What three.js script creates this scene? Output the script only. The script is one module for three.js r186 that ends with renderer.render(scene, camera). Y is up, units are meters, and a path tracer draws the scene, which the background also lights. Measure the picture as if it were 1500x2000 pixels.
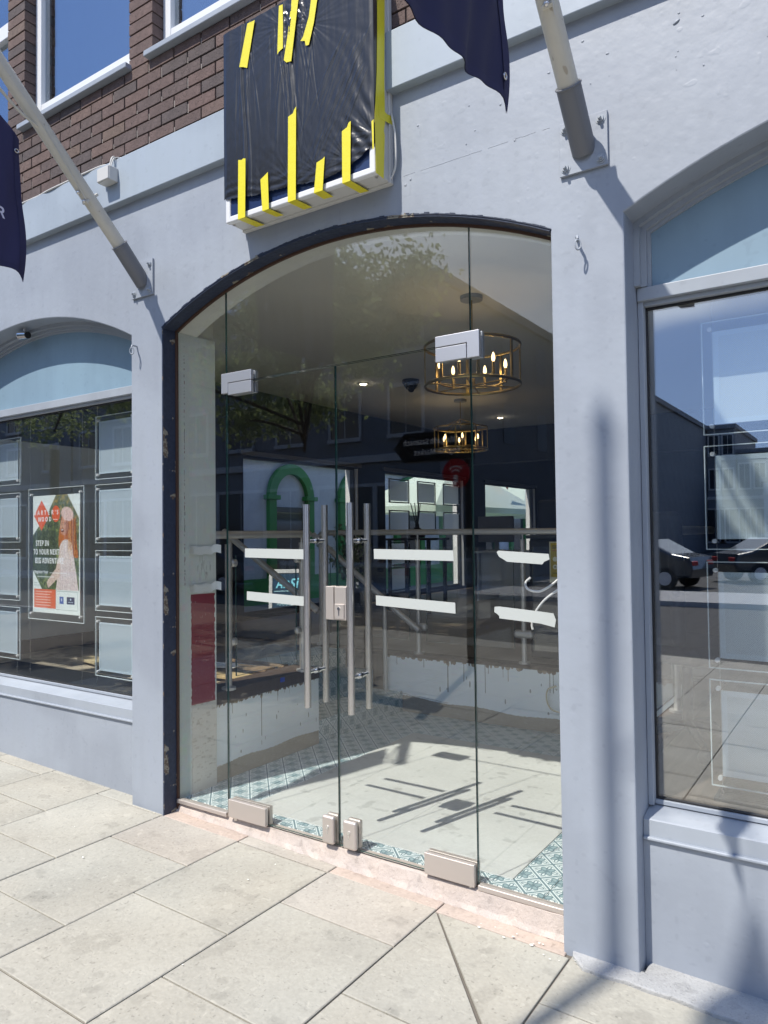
import * as THREE from 'three';
import { RoundedBoxGeometry } from 'three/addons/geometries/RoundedBoxGeometry.js';
import { mergeGeometries } from 'three/addons/utils/BufferGeometryUtils.js';

// ------------------------------------------------------------------ camera, sky, sun, exposure
const scene = new THREE.Scene();
const camera = new THREE.PerspectiveCamera(69.82, 0.75, 0.05, 600);
camera.position.set(0, 1.66, 2.767);
camera.rotation.set(THREE.MathUtils.degToRad(1.644), THREE.MathUtils.degToRad(33.945), THREE.MathUtils.degToRad(-0.666), 'YXZ');
scene.add(camera);
const renderer = new THREE.WebGLRenderer({ antialias: true });
renderer.toneMapping = THREE.LinearToneMapping;
renderer.toneMappingExposure = 1.36;
renderer.shadowMap.enabled = true;
const sun = new THREE.DirectionalLight(new THREE.Color(1, 0.945, 0.86), 4.6);
const SUN = new THREE.Vector3(-0.28, 1.525, 1).normalize();
sun.position.copy(SUN).multiplyScalar(40).add(new THREE.Vector3(-2, 0, 0));
sun.target.position.set(-2, 0, 0);
sun.castShadow = true;
Object.assign(sun.shadow.camera, { left: -25, right: 25, top: 25, bottom: -25, near: 1, far: 120 });
sun.shadow.mapSize.set(4096, 4096);
scene.add(sun, sun.target);

// ------------------------------------------------------------------ noise and small tools
function rng(seed) { let s = seed >>> 0; return () => { s = (s + 0x6d2b79f5) | 0; let t = Math.imul(s ^ (s >>> 15), 1 | s); t = (t + Math.imul(t ^ (t >>> 7), 61 | t)) ^ t; return ((t ^ (t >>> 14)) >>> 0) / 4294967296; }; }
const hash = (x, y, s) => { let h = Math.imul(x, 374761393) + Math.imul(y, 668265263) + Math.imul(s, 974634541); h = Math.imul(h ^ (h >>> 13), 1274126177); return ((h ^ (h >>> 16)) >>> 0) / 4294967296; };
const sm = (t) => t * t * (3 - 2 * t), lerp = (a, b, t) => a + (b - a) * t, clamp = (x, a = 0, b = 1) => Math.min(b, Math.max(a, x)), step = (x, a, b) => sm(clamp((x - a) / (b - a)));
function vnoise(x, y, p, s) { const xi = Math.floor(x), yi = Math.floor(y), fx = sm(x - xi), fy = sm(y - yi), w = (a) => ((a % p) + p) % p; return lerp(lerp(hash(w(xi), w(yi), s), hash(w(xi + 1), w(yi), s), fx), lerp(hash(w(xi), w(yi + 1), s), hash(w(xi + 1), w(yi + 1), s), fx), fy); }
function fbm(u, v, p, oct, s) { let a = 0.5, t = 0, n = 0; for (let i = 0; i < oct; i++) { t += a * vnoise(u * p, v * p, p, s + i * 17); n += a; a *= 0.5; p *= 2; } return t / n; }
function dataTex(w, h, fn, srgb = false, rep = true) {
  const d = new Uint8Array(w * h * 4);
  for (let y = 0; y < h; y++) for (let x = 0; x < w; x++) { const c = fn((x + 0.5) / w, (y + 0.5) / h), i = (y * w + x) * 4; if (typeof c === 'number') d[i] = d[i + 1] = d[i + 2] = clamp(c) * 255; else { d[i] = clamp(c[0]) * 255; d[i + 1] = clamp(c[1]) * 255; d[i + 2] = clamp(c[2]) * 255; } d[i + 3] = 255; }
  const t = new THREE.DataTexture(d, w, h); t.magFilter = THREE.LinearFilter; t.minFilter = THREE.LinearMipmapLinearFilter; t.generateMipmaps = true; if (rep) t.wrapS = t.wrapT = THREE.RepeatWrapping; if (srgb) t.colorSpace = THREE.SRGBColorSpace; t.needsUpdate = true; return t;
}
function canvasTex(w, h, draw, srgb = true) { const c = document.createElement('canvas'); c.width = w; c.height = h; draw(c.getContext('2d'), w, h); const t = new THREE.CanvasTexture(c); if (srgb) t.colorSpace = THREE.SRGBColorSpace; return t; }
const rep = (t, u, v = u) => { const c = t.clone(); c.wrapS = c.wrapT = THREE.RepeatWrapping; c.repeat.set(1 / u, 1 / v); c.needsUpdate = true; return c; };
const col = (r, g, b) => new THREE.Color().setRGB(r, g, b);
const V = (x, y, z) => new THREE.Vector3(x, y, z);

// sky: computed air and clouds
{
  const W = 1024, H = 512, d = new Float32Array(W * H * 4);
  for (let j = 0; j < H; j++) for (let i = 0; i < W; i++) {
    const el = ((j + 0.5) / H - 0.5) * Math.PI, az = ((i + 0.5) / W - 0.5) * 2 * Math.PI, y = Math.sin(el), x = Math.cos(el) * Math.cos(az), z = Math.cos(el) * Math.sin(az);
    const k = Math.pow(1 - clamp(y), 3.2), mu = x * SUN.x + y * SUN.y + z * SUN.z, glow = Math.pow(Math.max(0, mu), 6) * 0.22;
    let c = [lerp(0.115, 0.44, k) + glow * 0.9, lerp(0.26, 0.62, k) + glow * 0.95, lerp(0.68, 0.95, k) + glow];
    if (y > 0.01) {
      const q = 1 / (y + 0.14), cx = x * q * 0.55 + 5.49, cz = z * q * 0.55;
      const n = fbm(cx / 8, cz / 8, 8, 6, 49), m = step(n, 0.53, 0.74), thick = step(n, 0.66, 0.84);
      const cl = [lerp(1.2, 0.6, thick), lerp(1.32, 0.72, thick), lerp(1.5, 0.95, thick)];
      c = c.map((v, t) => lerp(v, cl[t], m * 0.88 * step(y, 0.02, 0.14)));
    } else c = [0.24, 0.245, 0.25];
    const o = (j * W + i) * 4; d[o] = c[0]; d[o + 1] = c[1]; d[o + 2] = c[2]; d[o + 3] = 1;
  }
  const sky = new THREE.DataTexture(d, W, H, THREE.RGBAFormat, THREE.FloatType); sky.mapping = THREE.EquirectangularReflectionMapping; sky.magFilter = THREE.LinearFilter; sky.needsUpdate = true;
  scene.background = sky; scene.environment = sky;
}

// geometry tools
const box = (x0, x1, y0, y1, z0, z1) => new THREE.BoxGeometry(x1 - x0, y1 - y0, z1 - z0).translate((x0 + x1) / 2, (y0 + y1) / 2, (z0 + z1) / 2);
const rbox = (x0, x1, y0, y1, z0, z1, r = 0.004, s = 2) => new RoundedBoxGeometry(x1 - x0, y1 - y0, z1 - z0, s, Math.min(r, (x1 - x0) / 2.01, (y1 - y0) / 2.01, (z1 - z0) / 2.01)).translate((x0 + x1) / 2, (y0 + y1) / 2, (z0 + z1) / 2);
function cyl(a, b, r1, r2 = r1, seg = 20) { const A = V(...a), B = V(...b), g = new THREE.CylinderGeometry(r2, r1, A.distanceTo(B), seg); g.applyQuaternion(new THREE.Quaternion().setFromUnitVectors(V(0, 1, 0), B.clone().sub(A).normalize())); return g.translate(...A.add(B).multiplyScalar(0.5).toArray()); }
const tube = (pts, r, n = 40, s = 8, closed = false) => new THREE.TubeGeometry(new THREE.CatmullRomCurve3(pts.map((p) => V(...p)), closed, 'centripetal'), n, r, s, closed);
const sph = (x, y, z, r, a = 16, b = 12) => new THREE.SphereGeometry(r, a, b).translate(x, y, z);
const shape = (pts) => new THREE.Shape(pts.map((p) => new THREE.Vector2(p[0], p[1])));
const extr = (s, depth, z0 = 0, bevel = 0, cs = 24) => new THREE.ExtrudeGeometry(s, { depth: depth - 2 * bevel, curveSegments: cs, bevelEnabled: bevel > 0, bevelThickness: bevel, bevelSize: bevel, bevelOffset: -bevel, bevelSegments: 2 }).translate(0, 0, z0 + bevel);
const bare = (g) => { g = g.index ? g.toNonIndexed() : g; for (const k of Object.keys(g.attributes)) if (!['position', 'normal', 'uv'].includes(k)) g.deleteAttribute(k); return g; };
const merge = (list) => mergeGeometries(list.map(bare), false);
function uvm(g, ou = 0, ov = 0) {   // uv in metres from the face's main direction
  const p = g.attributes.position, n = g.attributes.normal, uv = new Float32Array(p.count * 2);
  for (let i = 0; i < p.count; i++) { const ax = Math.abs(n.getX(i)), ay = Math.abs(n.getY(i)), az = Math.abs(n.getZ(i)); const [u, v] = ay >= ax && ay >= az ? [p.getX(i), -p.getZ(i)] : ax >= az ? [p.getZ(i), p.getY(i)] : [p.getX(i), p.getY(i)]; uv[2 * i] = u + ou; uv[2 * i + 1] = v + ov; }
  g.setAttribute('uv', new THREE.BufferAttribute(uv, 2)); return g;
}
const used = {};
function numbered(n) { const k = used[n] = (used[n] ?? -1) + 1; return k ? n + '_' + String(k).padStart(3, '0') : n; }
function info(o, label, category, group, kind) { if (label) o.userData.label = label; if (category) o.userData.category = category; if (group) o.userData.group = group; if (kind) o.userData.kind = kind; return o; }
function thing(name, label, category, base = [0, 0, 0], group) { const o = new THREE.Group(); o.name = numbered(name); o.position.set(...base); scene.add(o); return info(o, label, category, group); }
function offset(parent) { const v = V(0, 0, 0); let o = parent; while (o && o !== scene) { v.add(o.position); o = o.parent; } return v; }
function part(parent, name, geo, mat, label, kind) {   // geometry in world metres, stored about the thing's base
  const v = offset(parent), m = new THREE.Mesh(geo.translate(-v.x, -v.y, -v.z), mat); m.name = name; parent.add(m); return info(m, label, null, null, kind);
}
function solo(name, geo, mat, label, category, base = [0, 0, 0], group) { const m = new THREE.Mesh(geo.translate(-base[0], -base[1], -base[2]), mat); m.name = numbered(name); m.position.set(...base); scene.add(m); return info(m, label, category, group); }
function struct(name, geo, mat) { const m = new THREE.Mesh(geo, mat); m.name = numbered(name); scene.add(m); return info(m, null, null, null, 'structure'); }
function structGroup(name) { const o = new THREE.Group(); o.name = numbered(name); scene.add(o); return info(o, null, null, null, 'structure'); }
function twin(src, pos, label, turn = 0, scale = 1) { const c = src.clone(); c.name = numbered(src.name.replace(/_\d{3}$/, '')); c.position.set(...pos); c.rotation.y = turn; c.scale.setScalar(scale); c.userData = { ...src.userData }; if (label) c.userData.label = label; scene.add(c); return c; }

// ------------------------------------------------------------------ materials
const M = {};
const std = (o) => new THREE.MeshStandardMaterial(o);
const nPlaster = dataTex(512, 512, (u, v) => { let h = 0.45 * fbm(u, v, 6, 4, 1) + 0.2 * fbm(u, v, 40, 3, 2); const b = fbm(u, v, 26, 2, 9); h += 0.1 * step(b, 0.8, 0.9); return h; });
const nTrowel = dataTex(512, 512, (u, v) => 0.5 * fbm(u, v * 1, 9, 5, 3) + 0.3 * fbm(u + 0.3 * fbm(u, v, 4, 2, 8), v, 22, 3, 4));
const cPaint = dataTex(512, 512, (u, v) => { const n = fbm(u, v, 5, 5, 31), s = fbm(u, v, 60, 2, 33); const m = fbm(u, v, 3, 5, 35), st = fbm(u, v * 0.15, 40, 3, 36); const k = 0.9 + 0.1 * n + 0.11 * (step(m, 0.4, 0.62) - 0.5) * 0.8 + 0.07 * (st - 0.5) - 0.06 * step(s, 0.76, 0.85); return [k, k, k * (1 - 0.03 * (m - 0.4))]; });
const paint = (r, g, b, bump = 0.004, rough = 0.55) => std({ color: col(r, g, b), map: rep(cPaint, 1.7), bumpMap: rep(nPlaster, 1.1), bumpScale: bump, roughness: rough });
M.wall = paint(0.294, 0.325, 0.374, 0.0036, 0.5);
M.band = paint(0.315, 0.365, 0.42, 0.0015, 0.5);
M.trim = paint(0.315, 0.347, 0.39, 0.0006, 0.42);
M.archPanel = paint(0.2, 0.3, 0.385, 0.0006, 0.55);
M.soffit = paint(0.36, 0.38, 0.41, 0.002, 0.6);
M.interior = paint(0.74, 0.73, 0.67, 0.001, 0.8);
M.ceiling = std({ color: col(0.72, 0.71, 0.65), bumpMap: rep(nTrowel, 0.8), bumpScale: 0.0008, roughness: 0.9 });
M.navy = paint(0.008, 0.014, 0.03, 0.001, 0.6);
M.greyBoard = paint(0.76, 0.83, 0.85, 0.0005, 0.7);
M.lowWall = null;
const cPeel = dataTex(512, 512, (u, v) => { const e = fbm(u, v, 10, 5, 41), f = step(e, 0.655, 0.67), g = fbm(u, v, 70, 2, 43); const base = [0.12 + 0.05 * g, 0.155 + 0.05 * g, 0.225 + 0.06 * g]; const chip = g > 0.5 ? [0.66, 0.62, 0.52] : [0.45, 0.36, 0.27]; return base.map((x, i) => lerp(x, chip[i], f * (0.75))); }, true);
M.navyTrim = std({ map: rep(cPeel, 0.9), bumpMap: rep(nTrowel, 0.35), bumpScale: 0.004, roughness: 0.55 });
M.brown = std({ color: col(0.07, 0.035, 0.022), bumpMap: rep(nTrowel, 0.15), bumpScale: 0.003, roughness: 0.7 });
const cBrick = dataTex(256, 256, (u, v) => { const n = fbm(u, v, 7, 4, 51), s = fbm(u, v, 64, 2, 53); let k = 0.78 + 0.42 * (n - 0.3) - 0.35 * step(s, 0.68, 0.8) + 0.2 * step(1 - s, 0.7, 0.8); return [k, k, k]; });
const nBrick = dataTex(256, 256, (u, v) => 0.5 * fbm(u, v, 12, 4, 55) - 0.6 * step(fbm(u, v, 50, 2, 56), 0.66, 0.8) + 0.4);
M.bricks = [[0.138, 0.092, 0.082], [0.128, 0.087, 0.079], [0.146, 0.099, 0.086], [0.118, 0.082, 0.075], [0.108, 0.079, 0.074], [0.095, 0.075, 0.073], [0.155, 0.11, 0.09]].map((c) => std({ color: col(...c), map: rep(cBrick, 0.3), bumpMap: rep(nBrick, 0.25), bumpScale: 0.0035, roughness: 0.9 }));
M.mortar = std({ color: col(0.085, 0.068, 0.062), bumpMap: rep(nTrowel, 0.2), bumpScale: 0.004, roughness: 1 });
M.mortarPale = std({ color: col(0.3, 0.27, 0.25), roughness: 1 });
const cPave = dataTex(1024, 1024, (u, v) => { const a = fbm(u, v, 4, 5, 61), b = fbm(u, v, 130, 2, 63), c = fbm(u, v, 36, 3, 65), d = fbm(u, v, 90, 2, 66); let k = 0.86 + 0.24 * (a - 0.5) + 0.15 * (b - 0.5) - 0.07 * step(c, 0.66, 0.8) - 0.2 * step(d, 0.79, 0.86) - 0.1 * step(fbm(u, v, 11, 3, 69), 0.68, 0.76); const w = step(fbm(u, v, 48, 2, 67), 0.8, 0.84); k = lerp(k, 1.1, w * 0.4); const warm = 0.04 * (fbm(u, v, 3, 3, 68) - 0.5); return [k + warm, k, k * 0.98 - warm]; });
const nPave = dataTex(512, 512, (u, v) => 0.5 * fbm(u, v, 60, 3, 71) + 0.4 * fbm(u, v, 8, 3, 72) - 0.35 * step(fbm(u, v, 45, 2, 73), 0.7, 0.8));
const slabMat = (r, g, b) => std({ color: col(r, g, b), map: rep(cPave, 1.35), bumpMap: rep(nPave, 0.8), bumpScale: 0.0022, roughness: 0.85 });
M.slabs = [slabMat(0.418, 0.399, 0.345), slabMat(0.405, 0.387, 0.336), slabMat(0.425, 0.404, 0.348), slabMat(0.402, 0.383, 0.33)];
M.pinkSlab = [slabMat(0.47, 0.385, 0.33), slabMat(0.425, 0.39, 0.34)];
M.joint = std({ color: col(0.13, 0.115, 0.095), bumpMap: rep(nTrowel, 0.2), bumpScale: 0.004, roughness: 1 });
M.cement = std({ color: col(0.4, 0.4, 0.4), map: rep(cPave, 0.6), bumpMap: rep(nPave, 0.4), bumpScale: 0.004, roughness: 0.9 });
M.crumble = std({ color: col(0.52, 0.45, 0.41), map: rep(cPave, 0.35), bumpMap: rep(nTrowel, 0.22), bumpScale: 0.006, roughness: 0.9 });
M.asphalt = std({ color: col(0.06, 0.06, 0.062), map: rep(cPave, 1.5), bumpMap: rep(nPave, 0.5), bumpScale: 0.004, roughness: 0.9 });
M.ground = std({ color: col(0.16, 0.155, 0.145), map: rep(cPave, 2.3), roughness: 0.95 });
M.screed = std({ color: col(0.55, 0.57, 0.555), map: rep(dataTex(512, 512, (u, v) => { const k = 0.86 + 0.2 * (fbm(u, v, 3, 6, 81) - 0.5) - 0.18 * step(fbm(u, v * 1, 20, 3, 82), 0.66, 0.78) + 0.1 * (fbm(u, v, 100, 2, 83) - 0.5); return [k, k, k * 0.99]; }), 1.3), roughness: 0.75 });
const nBrush = dataTex(256, 256, (u, v) => 0.4 + 0.3 * vnoise(u * 128, v * 4, 128, 91) + 0.2 * vnoise(u * 64, v * 3, 64, 92));
M.steel = std({ color: col(0.66, 0.63, 0.6), metalness: 1, roughness: 0.45, roughnessMap: rep(nBrush, 0.2) });
M.plate = std({ color: col(0.6, 0.545, 0.5), metalness: 0.75, roughness: 0.5, bumpMap: rep(nBrush, 0.12), bumpScale: 0.0002 });
M.plateSky = std({ color: col(0.5, 0.51, 0.54), metalness: 0.8, roughness: 0.45 });
M.dark = std({ color: col(0.012, 0.012, 0.014), roughness: 0.6 });
M.chrome = std({ color: col(0.8, 0.8, 0.8), metalness: 1, roughness: 0.12 });
M.glass = new THREE.MeshPhysicalMaterial({ color: col(0.985, 0.993, 0.988), transmission: 1, thickness: 0, roughness: 0, ior: 1.64 });
M.leftGlass = new THREE.MeshPhysicalMaterial({ color: col(0.97, 0.985, 0.985), transmission: 1, thickness: 0, roughness: 0, ior: 1.8 });
M.shopGlass = new THREE.MeshPhysicalMaterial({ color: col(0.96, 0.98, 0.98), transmission: 1, thickness: 0, roughness: 0, ior: 2.7 });
M.upperGlass = new THREE.MeshPhysicalMaterial({ color: col(0.6, 0.68, 0.72), transmission: 1, thickness: 0, roughness: 0.0, ior: 4 });
M.edge = std({ color: col(0.03, 0.075, 0.068), roughness: 0.08 });
M.acrylic = new THREE.MeshPhysicalMaterial({ color: col(0.985, 0.99, 0.99), transmission: 1, thickness: 0, roughness: 0, ior: 1.35 });
M.acrylicEdge = std({ color: col(0.75, 0.82, 0.82), roughness: 0.3 });
M.white = std({ color: col(0.65, 0.65, 0.64), roughness: 0.4 });
M.whitePlastic = std({ color: col(0.52, 0.515, 0.49), roughness: 0.35 });
M.pvc = std({ color: col(0.66, 0.67, 0.68), roughness: 0.3 });
M.pole = std({ color: col(0.56, 0.53, 0.45), map: rep(dataTex(256, 256, (u, v) => { const s = step(fbm(u, v, 14, 4, 101), 0.74, 0.79), k = 0.9 + 0.1 * fbm(u, v, 20, 3, 102); return [lerp(k, 0.5, s * 0.6), lerp(k, 0.42, s * 0.6), lerp(k, 0.34, s * 0.6)]; }), 0.5), roughness: 0.45 });
M.socket = paint(0.15, 0.155, 0.168, 0.0006, 0.5);
M.flag = std({ color: col(0.02, 0.019, 0.058), roughness: 0.85, bumpMap: rep(dataTex(64, 64, (u, v) => 0.5 + 0.25 * Math.sin(u * 402) + 0.25 * Math.sin(v * 402)), 0.06), bumpScale: 0.0003 });
M.hem = std({ color: col(0.024, 0.023, 0.066), roughness: 0.9, side: THREE.DoubleSide });
M.yellow = std({ color: col(0.68, 0.6, 0.025), roughness: 0.42, bumpMap: rep(nTrowel, 0.12), bumpScale: 0.0012, side: THREE.DoubleSide });
M.masking = std({ color: col(0.43, 0.455, 0.435), roughness: 0.8, bumpMap: rep(nTrowel, 0.06), bumpScale: 0.0006, side: THREE.DoubleSide });
M.plastic = std({ color: col(0.018, 0.019, 0.022), roughness: 0.28, side: THREE.DoubleSide });
M.signFace = std({ color: col(0.018, 0.035, 0.1), roughness: 0.25 });
M.brass = std({ color: col(0.42, 0.32, 0.14), metalness: 1, roughness: 0.32 });
M.bulb = std({ color: col(1, 0.8, 0.5), emissive: col(1, 0.72, 0.34), emissiveIntensity: 3.0, roughness: 0.4 });
M.led = std({ color: col(1, 0.9, 0.7), emissive: col(1, 0.86, 0.6), emissiveIntensity: 3.0 });
const cWood = dataTex(256, 512, (u, v) => { const g = fbm(u + 0.06 * fbm(u, v, 3, 2, 111), v * 0.12, 24, 4, 112), k = 0.75 + 0.5 * (g - 0.4); return [k, k * 0.97, k * 0.92]; });
M.boards = [[0.6, 0.46, 0.24], [0.56, 0.44, 0.25], [0.36, 0.25, 0.15], [0.62, 0.52, 0.32]].map((c) => std({ color: col(...c), map: rep(cWood, 0.5, 2), roughness: 0.7 }));
M.floorWood = std({ color: col(0.19, 0.15, 0.12), map: rep(cWood, 0.35, 1.6), roughness: 0.5 });
M.floorPly = std({ color: col(0.55, 0.49, 0.4), map: rep(cWood, 0.35, 1.6), roughness: 0.6 });
M.ledge = std({ color: col(0.09, 0.062, 0.045), map: rep(cWood, 0.4, 0.8), bumpMap: rep(nTrowel, 0.25), bumpScale: 0.004, roughness: 0.75 });
M.leaf = new THREE.MeshPhysicalMaterial({ color: col(0.27, 0.33, 0.15), roughness: 0.97, side: THREE.DoubleSide, transmission: 0.65, thickness: 0 });
M.leaf2 = new THREE.MeshPhysicalMaterial({ color: col(0.17, 0.22, 0.1), roughness: 0.95, side: THREE.DoubleSide, transmission: 0.3, thickness: 0 });
M.bark = std({ color: col(0.07, 0.055, 0.04), bumpMap: rep(nTrowel, 0.4), bumpScale: 0.02, roughness: 0.95 });
M.green = paint(0.016, 0.19, 0.028, 0.001, 0.6);
M.renderWall = paint(0.46, 0.49, 0.54, 0.002, 0.8);
M.oppWall = paint(0.2, 0.21, 0.22, 0.003, 0.85);
M.oppTrim = paint(0.5, 0.5, 0.48, 0.002, 0.8);
M.slate = std({ color: col(0.05, 0.052, 0.06), roughness: 0.8 });
M.winDark = std({ color: col(0.02, 0.024, 0.028), roughness: 0.06 });
M.post = std({ color: col(0.03, 0.032, 0.035), roughness: 0.5 });
M.canvas = new THREE.MeshPhysicalMaterial({ color: col(0.7, 0.82, 0.7), roughness: 0.97, transmission: 0.5, thickness: 0, side: THREE.DoubleSide });
M.carPaint = new THREE.MeshPhysicalMaterial({ color: col(0.02, 0.025, 0.03), roughness: 0.3, clearcoat: 1, clearcoatRoughness: 0.05 });
M.rubber = std({ color: col(0.015, 0.015, 0.015), roughness: 0.8 });

// ------------------------------------------------------------------ the painted shopfront: piers, arched openings, band
const ARCH = { spring: 2.855, crown: 3.13 };
const OPEN = [[-6.03, -3.664], [-3.385, -1.05], [-0.763, 1.57]];
function archPts(x0, x1, d = 0, n = 28) { // arc from the right spring over the crown to the left one, shrunk by d
  const w = (x1 - x0) / 2, h = ARCH.crown - ARCH.spring, R = (w * w + h * h) / (2 * h), cx = (x0 + x1) / 2, cy = ARCH.crown - R, r = R - d, a = Math.asin((w - d) / r), out = [];
  for (let i = 0; i <= n; i++) { const t = a - (2 * a * i) / n; out.push([cx + r * Math.sin(t), cy + r * Math.cos(t)]); }
  return out;
}
const opening = (x0, x1, yb, d = 0) => [[x0 + d, yb], [x1 - d, yb], ...archPts(x0, x1, d)];
const ring = (x0, x1, yb, d0, d1) => [[x0 + d0, yb], ...archPts(x0, x1, d0).reverse(), ...archPts(x0, x1, d1), [x0 + d1, yb]];   // left jamb and arch only
const facade = structGroup('wall');
{
  const pts = [[-6.62, -0.3]];
  for (const [a, b] of OPEN) pts.push([a, -0.3], ...archPts(a, b).reverse(), [b, -0.3]);
  pts.push([4.6, -0.3], [4.6, 3.8], [-6.62, 3.8]);
  part(facade, 'painted_wall', uvm(extr(shape(pts), 0.25, -0.25, 0.006)), M.wall);
  part(facade, 'fascia_band', uvm(rbox(-6.66, 4.6, 3.657, 3.926, -0.24, 0.046, 0.006)), M.band);
  // small lumps and blisters under the paint, upper right
  const R = rng(7), L = [];
  for (let i = 0; i < 48; i++) { const x = lerp(-1.75, 0.4, R()), y = lerp(3.2, 3.6, R()), r = 0.0018 + 0.005 * R() * R(); if (x > -1.03 && x < -0.79 && y < 3.32) continue; const s = new THREE.IcosahedronGeometry(r, 1); const p = s.attributes.position; const sx = 0.8 + 0.7 * R(); for (let k = 0; k < p.count; k++) { const f = 0.75 + 0.5 * hash(Math.round(p.getX(k) * 1e6), Math.round(p.getY(k) * 1e6), i); p.setXYZ(k, p.getX(k) * f * sx, p.getY(k) * f, p.getZ(k) * 0.35); } s.computeVertexNormals(); L.push(s.translate(x, y, 0.001)); }
  for (const [x, y, a, b] of [[-0.56, 3.5, 0.014, 0.006]]) L.push(new THREE.IcosahedronGeometry(1, 2).scale(a, b, 0.0045).rotateZ(0.5).translate(x, y, 0.0005));
  part(facade, 'paint_blisters', uvm(merge(L)), M.wall, null, 'stuff');
  { const S = []; for (let x = -1.72; x < -1.0; x += 0.03) if (R() < 0.8) S.push(new RoundedBoxGeometry(0.031, 0.0022 + 0.002 * R(), 0.003, 1, 0.001).rotateZ((R() - 0.5) * 0.05).translate(x, 3.268 + (R() - 0.5) * 0.002, -0.0006)); part(facade, 'plaster_seam', uvm(merge(S)), M.wall, null, 'stuff'); }
  // reveals of the door opening: chipped navy paint, brown seal, then pale inside
  part(facade, 'door_reveal', uvm(extr(shape(ring(...OPEN[1], 0.05, -0.004, 0.006)), 0.088, -0.088, 0.001)), M.navyTrim, 'chipped navy door reveal');
  part(facade, 'door_seal', uvm(extr(shape(ring(...OPEN[1], 0.05, -0.004, 0.017)), 0.014, -0.103)), M.brown, 'brown strip round the glass');
  part(facade, 'inner_reveal', uvm(extr(shape(ring(...OPEN[1], 0.05, -0.004, 0.005)), 0.145, -0.252)), M.interior);
}
// ragged edge of navy paint on the face of the wall round the arch
{
  const R = rng(19), L = [];
  const arc = archPts(...OPEN[1], -0.004, 90);
  for (let i = 0; i < arc.length - 1; i++) { const [x, y] = arc[i], [x2, y2] = arc[i + 1], h = 0.002 + 0.009 * R() * R(), n = 0.5 * (R() - 0.5) * 0.01; L.push(extr(shape([[x, y - 0.002], [x + n, y + h], [x2 + n, y2 + h * (0.5 + R())], [x2, y2 - 0.002]]), 0.0025, 0.0005)); }
  part(facade, 'paint_edge', uvm(merge(L)), M.navyTrim, 'uneven navy paint edge over the arch', 'stuff');
}
// side wall to the side street, with its three windows; far, back and right walls
const SIDEWIN = [[-3.68, -6.06], [-6.78, -9.4], [-10.32, -12.85]];
{
  const s = shape([[-14.2, -0.2], [0, -0.2], [0, 3.9], [-14.2, 3.9]]);
  for (const [a, b] of SIDEWIN) s.holes.push(new THREE.Path([[a, 0.66], [b, 0.66], [b, 2.64], [a, 2.64]].map((p) => new THREE.Vector2(...p))));
  const g = extr(s, 0.22, 0).rotateY(-Math.PI / 2).translate(-6.4, 0, 0);   // shape x becomes z
  struct('wall', uvm(g), M.navy);
  struct('wall', uvm(box(-6.4, 4.6, 0, 3.9, -14.2, -14)), M.navy);
  struct('wall', uvm(box(4.4, 4.6, 0, 3.9, -14, -0.25)), M.navy);
  struct('ceiling', uvm(box(-6.4, 4.4, 3.45, 3.62, -14, -0.25)), M.ceiling);
  struct('wall', uvm(box(-6.4, 4.4, 2.86, 3.45, -9.15, -8.9)), M.navy).name = 'bulkhead';
  struct('wall', uvm(box(-6.4, -6.37, 0.62, 2.52, -2.75, -0.252)), M.greyBoard).name = 'wall_panel';
  struct('wall', uvm(box(-6.37, -6.35, 0.62, 0.74, -2.75, -0.252)), M.navy).name = 'skirting';
  // upper storey shell and roof
  struct('wall', uvm(box(-6.6, 4.6, 3.9, 8.2, -8.2, -8)), M.oppWall);
  struct('wall', uvm(box(-6.62, -6.5, 3.9, 8.2, -8, -0.1)), M.bricks[3]);
  struct('wall', uvm(box(4.5, 4.62, 3.9, 8.2, -8, -0.1)), M.bricks[3]);
  struct('roof', uvm(box(-6.7, 4.7, 8.2, 8.4, -14.2, 0.15)), M.slate);
  struct('wall', uvm(box(-6.5, 4.5, 4.0, 8.1, -1.3, -1.2)), M.greyBoard).name = 'partition';
}

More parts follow.
